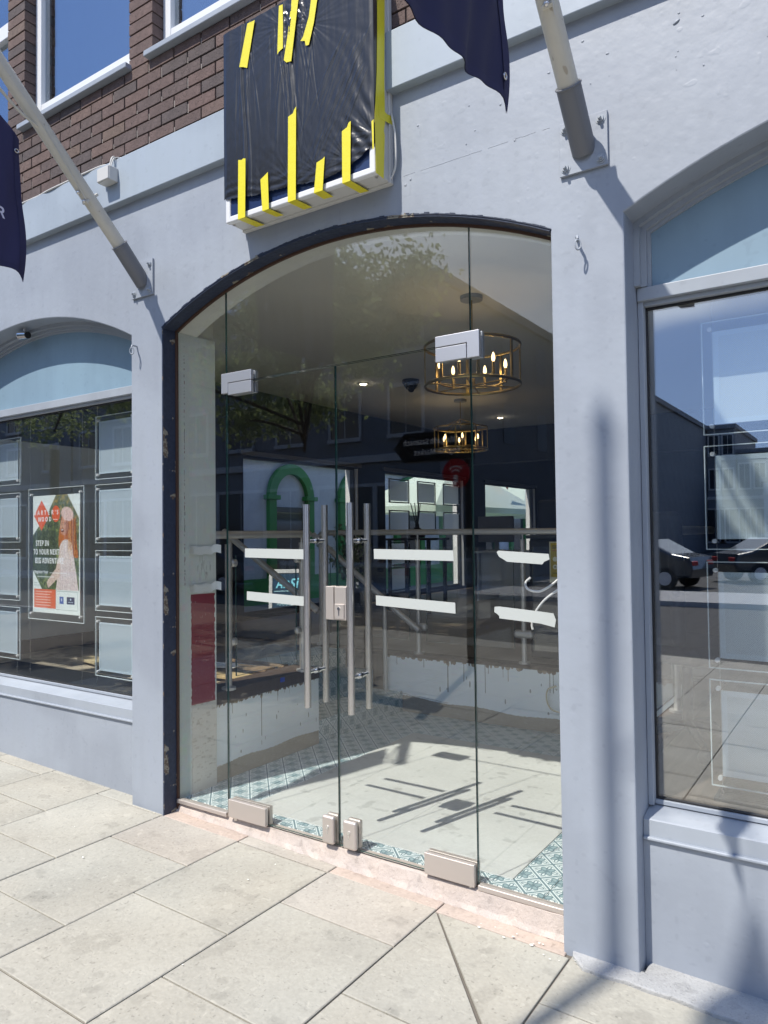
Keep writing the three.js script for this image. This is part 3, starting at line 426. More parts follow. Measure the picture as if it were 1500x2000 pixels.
// stained low walls
function lowWallTex(w, h, metresW, metresH, seed, cable) {
  return canvasTex(w, h, (c) => {
    const R = rng(seed); c.fillStyle = '#e9efef'; c.fillRect(0, 0, w, h); const sx = w / metresW, sy = h / metresH;
    for (let i = 0; i < 400; i++) { c.fillStyle = `rgba(${185 + R() * 60},${192 + R() * 58},${192 + R() * 58},0.12)`; c.fillRect(R() * w, R() * h, 10 + R() * 60, 2 + R() * 8); }
    // bare plaster at the foot
    const yb = h - 0.1 * sy; c.fillStyle = '#958b7c'; c.beginPath(); c.moveTo(0, h); let y = yb; for (let x = 0; x <= w; x += 6) { y = yb + Math.sin(x * 0.013 + seed) * 6 + (R() - 0.5) * 5 - (seed === 2 && x < w * 0.45 ? 26 * (1 - x / (w * 0.45)) : 0); c.lineTo(x, y); } c.lineTo(w, h); c.fill();
    for (let i = 0; i < 500; i++) { c.fillStyle = R() < 0.5 ? 'rgba(120,112,100,0.25)' : 'rgba(185,178,165,0.25)'; c.fillRect(R() * w, yb + R() * (h - yb), 3 + R() * 22, 1 + R() * 5); }
    // glue runs under the timber edge
    const run = (x, len, wd) => { c.strokeStyle = 'rgba(74,66,54,0.85)'; c.lineWidth = wd * 1.5; c.beginPath(); c.moveTo(x, 0); c.lineTo(x + (R() - 0.5) * 3, len); c.stroke(); };
    const blob = (x, y0, r) => { c.fillStyle = 'rgba(126,112,88,0.8)'; for (let i = 0; i < 7; i++) { c.beginPath(); c.ellipse(x + (R() - 0.5) * r, y0 + R() * r * 1.6, r * (0.2 + 0.4 * R()), r * (0.3 + 0.7 * R()), 0, 0, 7); c.fill(); } };
    const K = seed === 1 ? [[0.42, 0.75, 1]] : [[0.235, 0.7, 1], [0.29, 0.42, 0], [0.36, 0.62, 0], [0.56, 0.45, 0], [0.57, 0.45, 0], [0.655, 0.86, 1], [0.67, 0.9, 1], [0.05, 0.2, 0], [0.15, 0.2, 0], [0.62, 0.2, 0]];
    for (const [u, l, b] of K) { run(u * w, l * (h - 0.1 * sy), b ? 4 : 2.2); if (b) blob(u * w, 4, 13); }
    for (let i = 0; i < 60; i++) { const x = R() * w; c.fillStyle = R() < 0.5 ? 'rgba(104,84,62,0.85)' : 'rgba(150,132,108,0.85)'; c.beginPath(); c.ellipse(x, 2, 4 + R() * 14, 4 + R() * 14, 0, 0, 7); c.fill(); if (R() < 0.12) c.fillRect(x, 0, 1.5 + R() * 2.5, 12 + R() * R() * 110); } for (let i = 0; i < 14; i++) { c.fillStyle = 'rgba(96,92,84,0.55)'; c.beginPath(); c.ellipse(R() * w, h * (0.2 + 0.55 * R()), 2 + R() * 4, 5 + R() * 16, 0, 0, 7); c.fill(); }
    if (seed === 2) { c.strokeStyle = 'rgba(80,74,66,0.8)'; c.lineWidth = 2; c.beginPath(); c.moveTo(w * 0.06, yb - 36); for (let i = 0; i < 9; i++) c.lineTo(w * (0.06 + i * 0.022), yb - 36 + (R() - 0.5) * 10 + i * 2.5); c.stroke(); }
  });
}
{
  const quadUV = (g, f) => { const p = g.attributes.position, uv = []; for (let i = 0; i < p.count; i++) uv.push(...f(p.getX(i), p.getY(i), p.getZ(i))); g.setAttribute('uv', new THREE.Float32BufferAttribute(uv, 2)); return g; };
  const lw = structGroup('wall'); lw.name = 'low_wall';
  part(lw, 'plaster', quadUV(box(-3.62, -3.41, 0.02, 0.61, -1.42, -0.392), (x, y, z) => [(-0.392 - z) / 1.028, (y - 0.14) / 0.47]), std({ map: lowWallTex(1024, 470, 1.028, 0.47, 1), roughness: 0.75, bumpMap: rep(nTrowel, 1), bumpScale: 0.002 }));
  part(lw, 'timber_edge', uvm(rbox(-3.64, -3.402, 0.611, 0.69, -1.425, -0.392, 0.004)), M.ledge);
  const bl = structGroup('wall'); bl.name = 'low_wall_001';
  part(bl, 'plaster', quadUV(box(-3.6, -0.9, 0.02, 0.6, -2.67, -2.552), (x, y, z) => [(x + 3.6) / 2.7, (y - 0.14) / 0.46]), std({ map: lowWallTex(2048, 350, 2.7, 0.46, 2), roughness: 0.75, bumpMap: rep(nTrowel, 1), bumpScale: 0.003 }));
  part(bl, 'timber_edge', uvm(rbox(-4.3, -0.9, 0.601, UP + 0.012, -2.67, -2.545, 0.003)), M.ledge);
  part(bl, 'plaster', uvm(box(-1.0, -0.88, 0.02, 0.61, -2.55, -0.392)), M.renderWall);
  part(bl, 'timber_edge', uvm(rbox(-1.008, -0.87, 0.611, 0.66, -2.54, -0.392, 0.003)), M.ledge);
  // inside faces of the two door piers, paint stripped in patches
  const jambTex = canvasTex(512, 2048, (c, w, h) => {
    const R = rng(11), Y = (y) => h * (1 - (y - 0.1) / 2.76), X = (z) => w * ((-0.1 - z) / 0.3);
    c.fillStyle = '#d9ded6'; c.fillRect(0, 0, w, h); for (let i = 0; i < 700; i++) { c.fillStyle = `rgba(${195 + R() * 45},${202 + R() * 40},${195 + R() * 40},0.2)`; c.fillRect(R() * w, R() * h, 10 + R() * 70, 4 + R() * 30); }
    const rag = (x0, x1, y0, y1, f) => { c.fillStyle = f; c.beginPath(); for (let y = y0; y <= y1; y += 7) c.lineTo(x0 + (R() - 0.5) * 16, y); for (let y = y1; y >= y0; y -= 7) c.lineTo(x1 + (R() - 0.5) * 14, y); c.fill(); };
    rag(X(-0.2), w + 20, Y(0.66), h, '#ccc8be'); for (let i = 0; i < 300; i++) { c.fillStyle = R() < 0.5 ? 'rgba(120,110,95,0.25)' : 'rgba(190,182,168,0.3)'; c.fillRect(X(-0.2) + R() * w, Y(0.66) + R() * 600, 5 + R() * 60, 2 + R() * 9); }
    rag(X(-0.2), X(-0.385), Y(1.31), Y(0.655), '#8a2f33'); for (let i = 0; i < 26; i++) { c.strokeStyle = 'rgba(196,180,170,0.7)'; c.lineWidth = 1 + R() * 3; c.beginPath(); const x = X(-0.2 - 0.18 * R()), y = lerp(Y(1.31), Y(0.655), R()); c.moveTo(x, y); c.lineTo(x + (R() - 0.5) * 30, y + (R() - 0.5) * 26); c.stroke(); }
    c.strokeStyle = '#d8d8cd'; c.lineWidth = 9; c.beginPath(); for (let y = Y(1.4); y < Y(0.66); y += 12) c.lineTo(X(-0.196) + (R() - 0.5) * 10, y); c.stroke();
    for (let y = 60; y < Y(1.35); y += 14) if (R() < 0.6) { c.fillStyle = R() < 0.5 ? '#7d3c34' : '#5a5950'; c.fillRect(X(-0.152) + (R() - 0.5) * 5, y, 3 + R() * 5, 4 + R() * 12); }
    for (let i = 0; i < 20; i++) { c.fillStyle = 'rgba(95,95,88,0.6)'; c.fillRect(X(-0.25 - R() * 0.1), Y(1.55 - R() * 0.12), 2 + R() * 3, 10 + R() * 30); }
  });
  const jm = std({ map: jambTex, roughness: 0.8, bumpMap: rep(nTrowel, 1), bumpScale: 0.003 });
  const pin = structGroup('pillar');
  part(pin, 'pier_core', uvm(box(-3.66, -3.392, 0.02, 3.45, -0.395, -0.251)), M.interior);
  part(pin, 'stripped_paint', quadUV(box(-3.392, -3.378, 0.1, 2.856, -0.397, -0.108), (x, y, z) => [(-0.1 - z) / 0.3, (y - 0.1) / 2.76]), jm, 'inside of the left pier with a maroon patch');
  part(pin, 'pier_core', uvm(box(-1.04, -0.78, 0.02, 3.45, -0.395, -0.251)), M.interior);
  const scrapTape = std({ color: col(0.82, 0.84, 0.81), roughness: 0.75, side: THREE.DoubleSide, bumpMap: rep(nTrowel, 0.06), bumpScale: 0.001 });
  // curled bits of tape left on the left pier
  for (const [y, l] of [[1.568, 'upper curled bit of tape on the maroon patched pier'], [1.342, 'lower curled bit of tape just above the maroon patch']]) {
    const p = new THREE.PlaneGeometry(0.25, 0.05, 24, 3), q = p.attributes.position; for (let i = 0; i < q.count; i++) { const u = q.getX(i) / 0.11; q.setZ(i, 0.004 + 0.018 * Math.max(0, Math.abs(u) - 0.6) ** 1.3 * 3); q.setY(i, q.getY(i) + 0.004 * Math.sin(u * 9) + (Math.abs(u) > 0.7 ? 0.008 : 0)); } p.computeVertexNormals();
    solo('tape_scrap', uvm(p.rotateY(Math.PI / 2).translate(-3.374, y, -0.285)), scrapTape, l, 'tape', [-3.376, y, -0.285], 'curled scraps of tape on the left pier');
  }
}
// balustrades
const rail = (pts) => tube(pts, 0.0254, 60, 14);
M.rail = std({ color: col(0.55, 0.53, 0.5), metalness: 0.55, roughness: 0.42 });
function post(parent, x, z, y1 = 1.6, y0 = UP + 0.02) { const p = part(parent, 'post', cyl([x, y0, z], [x, y1, z], 0.0205), M.rail); part(p, 'base_flange', cyl([x, y0 - 0.005, z], [x, y0 + 0.012, z], 0.045), M.rail); part(p, 'saddle', cyl([x, y1, z], [x, y1 + 0.045, z], 0.008), M.rail); return p; }
{
  const L = thing('balustrade', 'short steel and glass balustrade on the left low wall', 'balustrade', [-3.42, UP, -0.9], 'steel and glass balustrades');
  part(L, 'handrail', merge([rail([[-3.42, 1.66, -0.41], [-3.42, 1.66, -0.9], [-3.42, 1.66, -1.33]]), sph(-3.42, 1.66, -1.33, 0.0254), rail([[-3.42, 1.58, -0.41], [-3.42, 1.58, -0.412]])]), M.rail);
  for (const z of [-0.54, -1.255]) { const p = post(L, -3.42, z, 1.6, 0.69); for (const y of [0.98, 1.48]) part(p, 'clamp', rbox(-3.44, -3.4, y - 0.025, y + 0.025, z + (z > -1 ? -0.075 : 0.018), z + (z > -1 ? -0.018 : 0.075), 0.02, 3), M.rail); }
  part(L, 'glass_panel', box(-3.426, -3.414, 0.76, 1.53, -1.19, -0.605), [M.glass, M.glass, M.edge, M.edge, M.edge, M.edge]);
  const S = thing('stair_rail', 'slanting steel handrail down the near side of the steps', 'handrail', [-3.55, 0.5, -1.46], 'handrails of the lobby steps');
  part(S, 'handrail', rail([[-4.42, 1.69, -1.46], [-4.0, 1.432, -1.46], [-3.6, 1.187, -1.46], [-3.44, 1.09, -1.46]]), M.rail); part(S, 'post', cyl([-4.35, UP, -1.46], [-4.35, 1.64, -1.46], 0.019), M.rail);
  const S2 = thing('stair_rail', 'slanting steel handrail down the far side of the steps', 'handrail', [-3.55, 0.3, -2.5], 'handrails of the lobby steps');
  part(S2, 'handrail', rail([[-4.34, 1.655, -2.5], [-4.16, 1.525, -2.5], [-3.8, 1.265, -2.5], [-3.42, 0.99, -2.5], [-3.2, 0.84, -2.5]]), M.rail); part(S2, 'post', cyl([-3.55, 0.16, -2.5], [-3.55, 1.07, -2.5], 0.019), M.rail);
  const B = thing('balustrade', 'long steel and glass balustrade on the low wall facing the doors', 'balustrade', [-2.6, UP, -2.6], 'steel and glass balustrades');
  part(B, 'handrail', rail([[-4.36, 1.56, -2.6], [-4.36, 1.63, -2.6], [-4.3, 1.665, -2.6], [-4.2, 1.667, -2.6], [-3, 1.663, -2.6], [-1.06, 1.655, -2.6]]), M.rail);
  for (const x of [-4.33, -3.27, -2.31, -1.2]) { const p = post(B, x, -2.6, 1.6, UP + 0.012); if (x > -4) for (const y of [0.86, 1.46]) part(p, 'clamp', rbox(x - 0.085, x + 0.085, y - 0.033, y + 0.033, -2.63, -2.57, 0.03, 3), M.rail); }
  for (const [a, b] of [[-4.22, -3.36], [-3.19, -2.39], [-2.23, -1.28]]) part(B, 'glass_panel', box(a, b, 0.74, 1.54, -2.606, -2.594), paneMat);
  const Rb = thing('balustrade', 'steel and glass balustrade on the low wall behind the right pier', 'balustrade', [-0.94, UP, -1.4], 'steel and glass balustrades');
  part(Rb, 'handrail', rail([[-0.94, 1.655, -2.6], [-0.94, 1.655, -1.5], [-0.94, 1.655, -0.42]]), M.rail); for (const z of [-0.55, -1.5]) post(Rb, -0.94, z, 1.6, 0.66); part(Rb, 'glass_panel', box(-0.946, -0.934, 0.76, 1.53, -1.42, -0.63), [M.glass, M.glass, M.edge, M.edge, M.edge, M.edge]);
}

// ------------------------------------------------------------------ wrapped sign box over the arch
{
  const X0 = -2.72, X1 = -1.793, Y0 = 3.245, Y1 = 4.22, Zf = 0.142, F = 0.032;
  const S = thing('sign_box', 'white framed square sign box over the arch, its navy face wrapped in black sheet', 'sign', [-2.256, 3.73, 0]);
  part(S, 'case', uvm(rbox(X0 + 0.004, X1 - 0.004, Y0 + 0.004, Y1, 0.002, Zf - 0.02, 0.004)), M.whitePlastic);
  part(S, 'frame', uvm(merge([rbox(X0, X0 + F, Y0, Y1, Zf - 0.03, Zf, 0.007, 3), rbox(X1 - F, X1, Y0, Y1, Zf - 0.03, Zf, 0.007, 3), rbox(X0 + F - 0.006, X1 - F + 0.006, Y0, Y0 + F, Zf - 0.03, Zf - 0.001, 0.007, 3), rbox(X0 + F - 0.006, X1 - F + 0.006, Y1 - F, Y1, Zf - 0.03, Zf - 0.001, 0.007, 3)])), M.pvc);
  part(S, 'face', box(X0 + F, X1 - F, Y0 + F, Y1 - F, Zf - 0.02, Zf - 0.008), M.signFace);
  part(S, 'rear_lip', uvm(merge([rbox(X1 - 0.01, X1 + 0.006, Y0 - 0.004, Y1, 0.001, 0.03, 0.004), rbox(X0, X1, Y0 - 0.006, Y0 + 0.01, 0.001, 0.026, 0.004)])), M.whitePlastic);
  for (const x of [X0 + 0.02, X1 - 0.02]) part(S, 'corner_screw', cyl([x, Y0 - 0.003, 0.1], [x, Y0 + 0.004, 0.1], 0.006, 0.006, 10), M.steel);
  solo('cable', tube([[X1 + 0.01, 3.56, 0.02], [X1 + 0.035, 3.44, 0.03], [X1 + 0.028, 3.3, 0.025], [X1 + 0.004, 3.262, 0.02]], 0.005, 30), M.whitePlastic, 'thin grey cable looping at the right edge of the wrapped sign', 'cable', [X1, 3.3, 0]);
  // black sheet: a grid pulled into folds by the tapes
  const RF = rng(131), FOLDS = []; for (let i = 0; i < 90; i++) { const top = RF() < 0.6, g = [-2.57, -2.33, -2.27, -2.15][Math.floor(RF() * 4)]; FOLDS.push(top ? [g + (RF() - 0.5) * 0.14, 4.15 - 0.2 * RF(), (RF() - 0.5) * 0.4, 0.25 + 0.5 * RF(), 0.0022 + 0.003 * RF(), (RF() < 0.4 ? -1 : 1) * (0.0006 + 0.0012 * RF())] : [lerp(-2.0, -1.8, RF()), 3.95 - 0.3 * RF(), 0.45 + 0.25 * RF(), 0.2 + 0.35 * RF(), 0.003 + 0.003 * RF(), 0.0008 + 0.0014 * RF()]); }
  const nx = 300, ny = 240, pos = [], idx = [], uv = [];
  const bottom = (x) => { const k = [[-2.72, 3.367], [-2.6, 3.35], [-2.495, 3.331], [-2.286, 3.315], [-2.09, 3.289], [-1.98, 3.3], [-1.922, 3.311], [-1.84, 3.345], [-1.79, 3.372]]; for (let i = 0; i < k.length - 1; i++) if (x <= k[i + 1][0]) return lerp(k[i][1], k[i + 1][1], clamp((x - k[i][0]) / (k[i + 1][0] - k[i][0]))); return 3.372; };
  const pulls = [[-2.594, 3.36, 0.5], [-2.437, 3.34, 0.4], [-2.265, 3.33, 0.9], [-2.095, 3.32, 0.8], [-1.94, 3.34, 1.0], [-1.8, 3.42, 1.0], [-2.57, 4.15, 0.5], [-2.33, 4.12, 0.9], [-2.27, 4.1, 1.0], [-2.15, 4.05, 1.0]];
  for (let j = 0; j <= ny; j++) for (let i = 0; i <= nx; i++) {
    const x = lerp(X0 - 0.004, X1 + 0.004, i / nx), v = j / ny, yb = bottom(x) + 0.006 * (vnoise(i * 0.35, 3, 999, 7) - 0.5), y = lerp(yb, Y1 + 0.004, v);
    let h = 0.0;
    for (const [px, py, s] of pulls) { const dx = x - px, dy = y - py, r = Math.hypot(dx, dy), a = Math.atan2(dx, py > 3.8 ? -dy : dy); h += s * 0.00045 * Math.exp(-r * 3.4) * (Math.sin(a * 17 + 1.7 * Math.sin(r * 6 + px * 9) + px * 31) + 0.6 * Math.sin(a * 39 + px * 13 + r * 8)) * step(r, 0.01, 0.07); }
    const fold = (fx, w, a) => a * Math.exp(-Math.pow((x - fx + 0.012 * Math.sin(y * 7 + fx * 20)) / w, 2));
    h += fold(-2.585, 0.006, 0.005) - fold(-2.572, 0.005, 0.004) + fold(-2.545, 0.005, 0.003) + fold(-2.262 - 0.03 * (4 - y), 0.007, 0.006 * step(y, 3.5, 3.9)) - fold(-2.232, 0.007, 0.005 * step(y, 3.6, 3.9)) + fold(-2.3, 0.004, 0.004 * step(y, 3.4, 3.7));
    for (const [fx, fy, sl, len, w, a] of FOLDS) { const d = x - fx - sl * (y - fy) - 0.006 * Math.sin(y * 9 + fx * 40), t = (fy - y) / len; if (t > 0 && t < 1 && Math.abs(d) < 0.03) h += a * Math.exp(-Math.pow(d / w, 2)) * step(t, 0, 0.08) * step(t, 1, 0.55); }
    const dg = (x + 1.8) * 0.62 + (y - 3.45) * 0.36; h += 0.0016 * step(x, -2.05, -1.85) * step(y, 4.0, 3.55) * Math.sin(dg * 150 + 2.4 * Math.sin(y * 11)) * (0.5 + vnoise(x * 18, y * 14, 999, 3));
    h += 0.0013 * (fbm(x * 1.4 + 2, y * 0.12, 20, 4, 77) - 0.5) * 2 + 0.0008 * (fbm(x * 1.2, y * 1.2, 24, 3, 78) - 0.5) + 0.006 * (fbm(x * 0.4 + 2, y * 0.3, 6, 2, 79) - 0.5) + 0.0012 * Math.sin(y * 150 + 5 * Math.sin(x * 10)) * step(y, yb + 0.13, yb);
    const crum = step(Math.hypot((x + 2.24) / 0.11, (y - 4.13) / 0.1), 1, 0.4); h += crum * 0.011 * (fbm(x, y, 50, 3, 83) - 0.45);
    const e = Math.min(x - X0, X1 - x); pos.push(x, y, Zf + 0.003 + Math.max(0, 0.004 + h) * step(e, -0.004, 0.02) + 0.001); uv.push(i / nx, v);
  }
  for (let j = 0; j < ny; j++) for (let i = 0; i < nx; i++) { const a = j * (nx + 1) + i, b = a + nx + 1; idx.push(a, a + 1, b, a + 1, b + 1, b); }
  const g = new THREE.BufferGeometry(); g.setAttribute('position', new THREE.Float32BufferAttribute(pos, 3)); g.setAttribute('uv', new THREE.Float32BufferAttribute(uv, 2)); g.setIndex(idx); g.computeVertexNormals();
  const P = thing('plastic_sheet', 'wrinkled black plastic sheet taped over the sign with yellow tape', 'plastic sheet', [-2.256, 3.3, Zf]);
  part(P, 'sheet', g, M.plastic);
  part(P, 'side_flap', uvm(box(X1 + 0.0015, X1 + 0.0035, 3.42, 4.22, 0.118, 0.148)), M.plastic);
  const ZT = Zf + 0.017;
  const strip = (front, under) => {   // front outline, its end folded back under the box
    const t = part(P, 'tape', uvm(extr(shape(front), 0.0008, ZT - 0.004)), M.yellow);
    if (under) { const [xa, xb, zb, sk] = under; part(t, 'tape_end', uvm(extr(shape([[xa, -ZT + 0.0035], [xb, -ZT + 0.0035], [xb + sk, -zb], [xa + sk, -zb - 0.006]]), 0.0008, 0).rotateX(-Math.PI / 2).translate(0, Y0 - 0.0075, 0)), M.yellow); }
  };
  strip([[-2.619, 3.2372], [-2.569, 3.2372], [-2.566, 3.4], [-2.564, 3.531], [-2.58, 3.536], [-2.59, 3.531], [-2.614, 3.538]], [-2.619, -2.569, 0.03, 0.012]);
  strip([[-2.453, 3.2372], [-2.41, 3.2372], [-2.415, 3.42], [-2.43, 3.412], [-2.464, 3.396]], [-2.453, -2.41, 0.06, 0.01]);
  strip([[-2.289, 3.2372], [-2.239, 3.2372], [-2.232, 3.682], [-2.246, 3.668], [-2.252, 3.655], [-2.282, 3.648]], [-2.289, -2.239, 0.045, 0.01]);
  strip([[-2.129, 3.2372], [-2.077, 3.2372], [-2.063, 3.39], [-2.076, 3.383], [-2.111, 3.376]], [-2.129, -2.077, 0.075, 0.0]);
  strip([[-1.964, 3.2372], [-1.919, 3.2372], [-1.913, 3.507], [-1.926, 3.502], [-1.934, 3.485], [-1.963, 3.476]], [-1.964, -1.919, 0.025, 0.01]);
  strip([[-2.603, 4.008], [-2.575, 3.998], [-2.549, 3.984], [-2.495, 4.205], [-2.545, 4.208]]);
  strip([[-2.348, 3.975], [-2.338, 3.985], [-2.312, 3.993], [-2.31, 4.1], [-2.311, 4.207], [-2.335, 4.21], [-2.342, 4.1]]);
  strip([[-2.307, 3.932], [-2.29, 3.915], [-2.26, 3.91], [-2.208, 4.215], [-2.252, 4.217], [-2.28, 4.05]]);
  strip([[-2.202, 3.985], [-2.175, 3.975], [-2.17, 3.95], [-2.151, 3.947], [-2.12, 4.04], [-2.086, 4.2], [-2.125, 4.21], [-2.15, 4.08], [-2.185, 4.0]]);
  strip([[-1.8, 3.468], [-1.789, 3.474], [-1.789, 3.345], [-1.796, 3.34]]);
  const sideT = (pts) => extr(shape(pts), 0.0009, 0).rotateY(Math.PI / 2).translate(X1 + 0.0045, 0, 0);   // shape x is -z
  const lt = part(P, 'tape', uvm(sideT([[-0.14, 3.242], [-0.082, 3.238], [-0.07, 3.44], [-0.076, 3.46], [-0.066, 3.5], [-0.068, 3.7], [-0.062, 3.9], [-0.055, 4.21], [-0.115, 4.21], [-0.12, 3.9], [-0.128, 3.7], [-0.146, 3.5], [-0.148, 3.47]])), M.yellow, 'long yellow tape down the side of the sign');
  part(lt, 'tape_end', uvm(sideT([[-0.115, 3.5], [-0.03, 3.512], [0.026, 3.522], [0.008, 3.548], [0.016, 3.562], [-0.05, 3.545], [-0.115, 3.555]]).translate(0.001, 0, 0)), M.yellow);
}

// ------------------------------------------------------------------ flagpoles, flags, hooks, small fittings on the wall
function flagpole(bx, by, label) {
  const t = thing('flagpole', label, 'flagpole', [bx, by, 0], 'slanting flagpoles on the wall'), d = V(0, 1, 1).normalize(), at = (s, o = 0) => [bx, by + d.y * s + o, d.z * s];
  const pl = part(t, 'wall_plate', uvm(rbox(bx - 0.095, bx + 0.095, by - 0.09, by + 0.12, 0.001, 0.013, 0.002)), M.wall);
  for (const [x, y] of [[-0.07, -0.062], [0.07, -0.062], [-0.07, 0.09], [0.07, 0.09]]) { part(pl, 'bolt', merge([cyl([bx + x, by + y, 0.012], [bx + x, by + y, 0.022], 0.014, 0.014, 6), cyl([bx + x, by + y, 0.02], [bx + x, by + y, 0.036], 0.007, 0.006, 10), cyl([bx + x, by + y, 0.012], [bx + x, by + y, 0.015], 0.019, 0.019, 16)]), M.trim); }
  part(t, 'socket', uvm(merge([cyl([bx, by - 0.012, -0.001], at(0.235), 0.046, 0.046, 32), new THREE.TorusGeometry(0.046, 0.004, 8, 32).applyQuaternion(new THREE.Quaternion().setFromUnitVectors(V(0, 0, 1), d)).translate(...at(0.235))])), M.socket);
  part(t, 'pole', uvm(merge([cyl(at(0.2), at(2.6), 0.0385, 0.036, 32), sph(...at(2.62), 0.045)])), M.pole);
  const c = at(0.54), cl = part(t, 'cleat', uvm(merge([rbox(bx - 0.012, bx + 0.03, c[1] - 0.05, c[1] + 0.05, c[2] + 0.025, c[2] + 0.04, 0.004)].map((g) => g.translate(-bx, -c[1], -c[2]).rotateX(-Math.PI / 4 + Math.PI).translate(bx, c[1], c[2])))), M.pole);
  for (const s of [-0.025, 0.025]) part(cl, 'cleat_bolt', sph(bx + 0.01, c[1] + s * 0.7 - 0.033, c[2] + s * 0.7 + 0.033, 0.011, 10, 8), M.steel);
  // light stay under the pole that carries the flag's sloping top edge
  part(t, 'flag_stay', tube([[bx + 0.012, by + 0.62, 0.66], [bx + 0.016, by + 0.66, 0.78], [bx + 0.012, by + 1.05, 1.24], [bx + 0.01, by + 1.5, 1.66]], 0.0075, 30), M.pole);
  part(t, 'halyard', tube([[bx + 0.03, by + 0.3, 0.37], [bx + 0.035, by + 0.7, 0.72], [bx + 0.02, by + 1.3, 1.36]], 0.0022, 20, 5), M.whitePlastic);
  return t;
}
flagpole(-3.548, 3.152, 'cream flagpole slanting from the wall left of the arch, below the white junction box');
flagpole(-0.908, 3.138, 'cream flagpole slanting from the wall right of the wrapped sign, close to the upper edge');
function flag(x, zi, zo, topIn, botIn, botOut, seed, label, text) {
  const nx = 60, ny = 50, pos = [], uv = [], idx = [], R = rng(seed);
  for (let j = 0; j <= ny; j++) for (let i = 0; i <= nx; i++) {
    const u = i / nx, v = j / ny, z = lerp(zi, zo, u), yt = topIn + (z - zi) * 1.02, yb = lerp(botIn, botOut, u) - 0.09 * Math.sin(Math.PI * u) * (seed === 1 ? 0.3 : 1) - 0.07 * Math.exp(-u * 26), y = lerp(yb, yt, v);
    const w = (seed === 1 ? 0.022 : 0.013) * Math.sin(u * 11 + seed * 1.7 + v * 1.2) * (1 - v * 0.75) + (seed === 1 ? 0.012 : 0.007) * Math.sin(u * 23 - v * 4 + 2 * Math.sin(v * 5)) * (1 - v * 0.8) + 0.006 * Math.sin(u * 47 + v * 6) + 0.008 * (fbm(u * 0.5, v * 0.2, 8, 2, seed) - 0.5);
    pos.push(x + w, y, z - 0.012 * Math.sin(v * 5) * (1 - u)); uv.push(u, v);
  }
  for (let j = 0; j < ny; j++) for (let i = 0; i < nx; i++) { const a = j * (nx + 1) + i, b = a + nx + 1; idx.push(a, b, a + 1, a + 1, b, b + 1); }
  const g = new THREE.BufferGeometry(); g.setAttribute('position', new THREE.Float32BufferAttribute(pos, 3)); g.setAttribute('uv', new THREE.Float32BufferAttribute(uv, 2)); g.setIndex(idx); g.computeVertexNormals();
  const t = thing('flag', label, 'flag', [x, (topIn + botIn) / 2, (zi + zo) / 2]);
  const mat = text ? std({ roughness: 0.85, side: THREE.DoubleSide, map: canvasTex(1024, 1024, (c, w, h) => { c.fillStyle = '#2d2b4d'; c.fillRect(0, 0, w, h); c.fillStyle = '#c9c8d6'; c.font = 'bold 96px sans-serif'; c.save(); c.translate(...text); c.scale(-0.72, 1); c.fillText('ER', 0, 0); c.restore(); }) }) : new THREE.MeshStandardMaterial({ color: col(0.02, 0.019, 0.058), roughness: 0.85, side: THREE.DoubleSide, bumpMap: M.flag.bumpMap, bumpScale: 0.0003 });
  part(t, 'cloth', g, mat);
  { const hp = [], hi = [], P = (i, j, d) => { const k = (j * (nx + 1) + i) * 3; hp.push(pos[k] + d, pos[k + 1], pos[k + 2]); };
    for (let j = 0; j <= ny; j++) { P(0, j, 0.0035); P(2, j, 0.0035); if (j < ny) { const a = j * 2; hi.push(a, a + 2, a + 1, a + 1, a + 2, a + 3); } }
    const n0 = (ny + 1) * 2; for (let i = 0; i <= nx; i++) { P(i, 0, 0.003); P(i, 2, 0.003); if (i < nx) { const a = n0 + i * 2; hi.push(a, a + 1, a + 2, a + 1, a + 3, a + 2); } }
    const hg = new THREE.BufferGeometry(); hg.setAttribute('position', new THREE.Float32BufferAttribute(hp, 3)); hg.setIndex(hi); hg.computeVertexNormals(); part(t, 'hem', uvm(hg), M.hem); }
  for (const f of [0.06, 0.9]) part(t, 'eyelet', new THREE.TorusGeometry(0.009, 0.003, 6, 14).rotateY(Math.PI / 2).translate(x + 0.012, lerp(botIn, topIn, f), zi + 0.03), M.steel);
}
flag(-3.55, 0.745, 1.62, 3.665, 3.01, 3.0, 1, 'navy flag with white letters hanging at the left photo edge', [190, 700]);
flag(-0.935, 0.665, 1.7, 3.56, 3.04, 3.06, 2, 'plain navy flag with a pointed corner, right of the wrapped sign');
for (const [x, y, l] of [[-0.93, 2.785, 'ring hook in the wall right of the arch, under the right flagpole'], [-3.6, 2.775, 'ring hook in the wall left of the arch, under the left flagpole']]) {
  const h = thing('ring_hook', l, 'hook', [x, y, 0], 'ring hooks beside the arch'); part(h, 'shank', tube([[x - 0.012, y + 0.005, -0.004], [x - 0.004, y + 0.004, 0.03], [x + 0.004, y, 0.045], [x + 0.006, y - 0.012, 0.05]], 0.0055, 16), M.trim); part(h, 'ring', new THREE.TorusGeometry(0.016, 0.0035, 8, 24).scale(0.7, 1.2, 1).rotateY(0.7).translate(x + 0.007, y - 0.033, 0.05), M.trim);
}
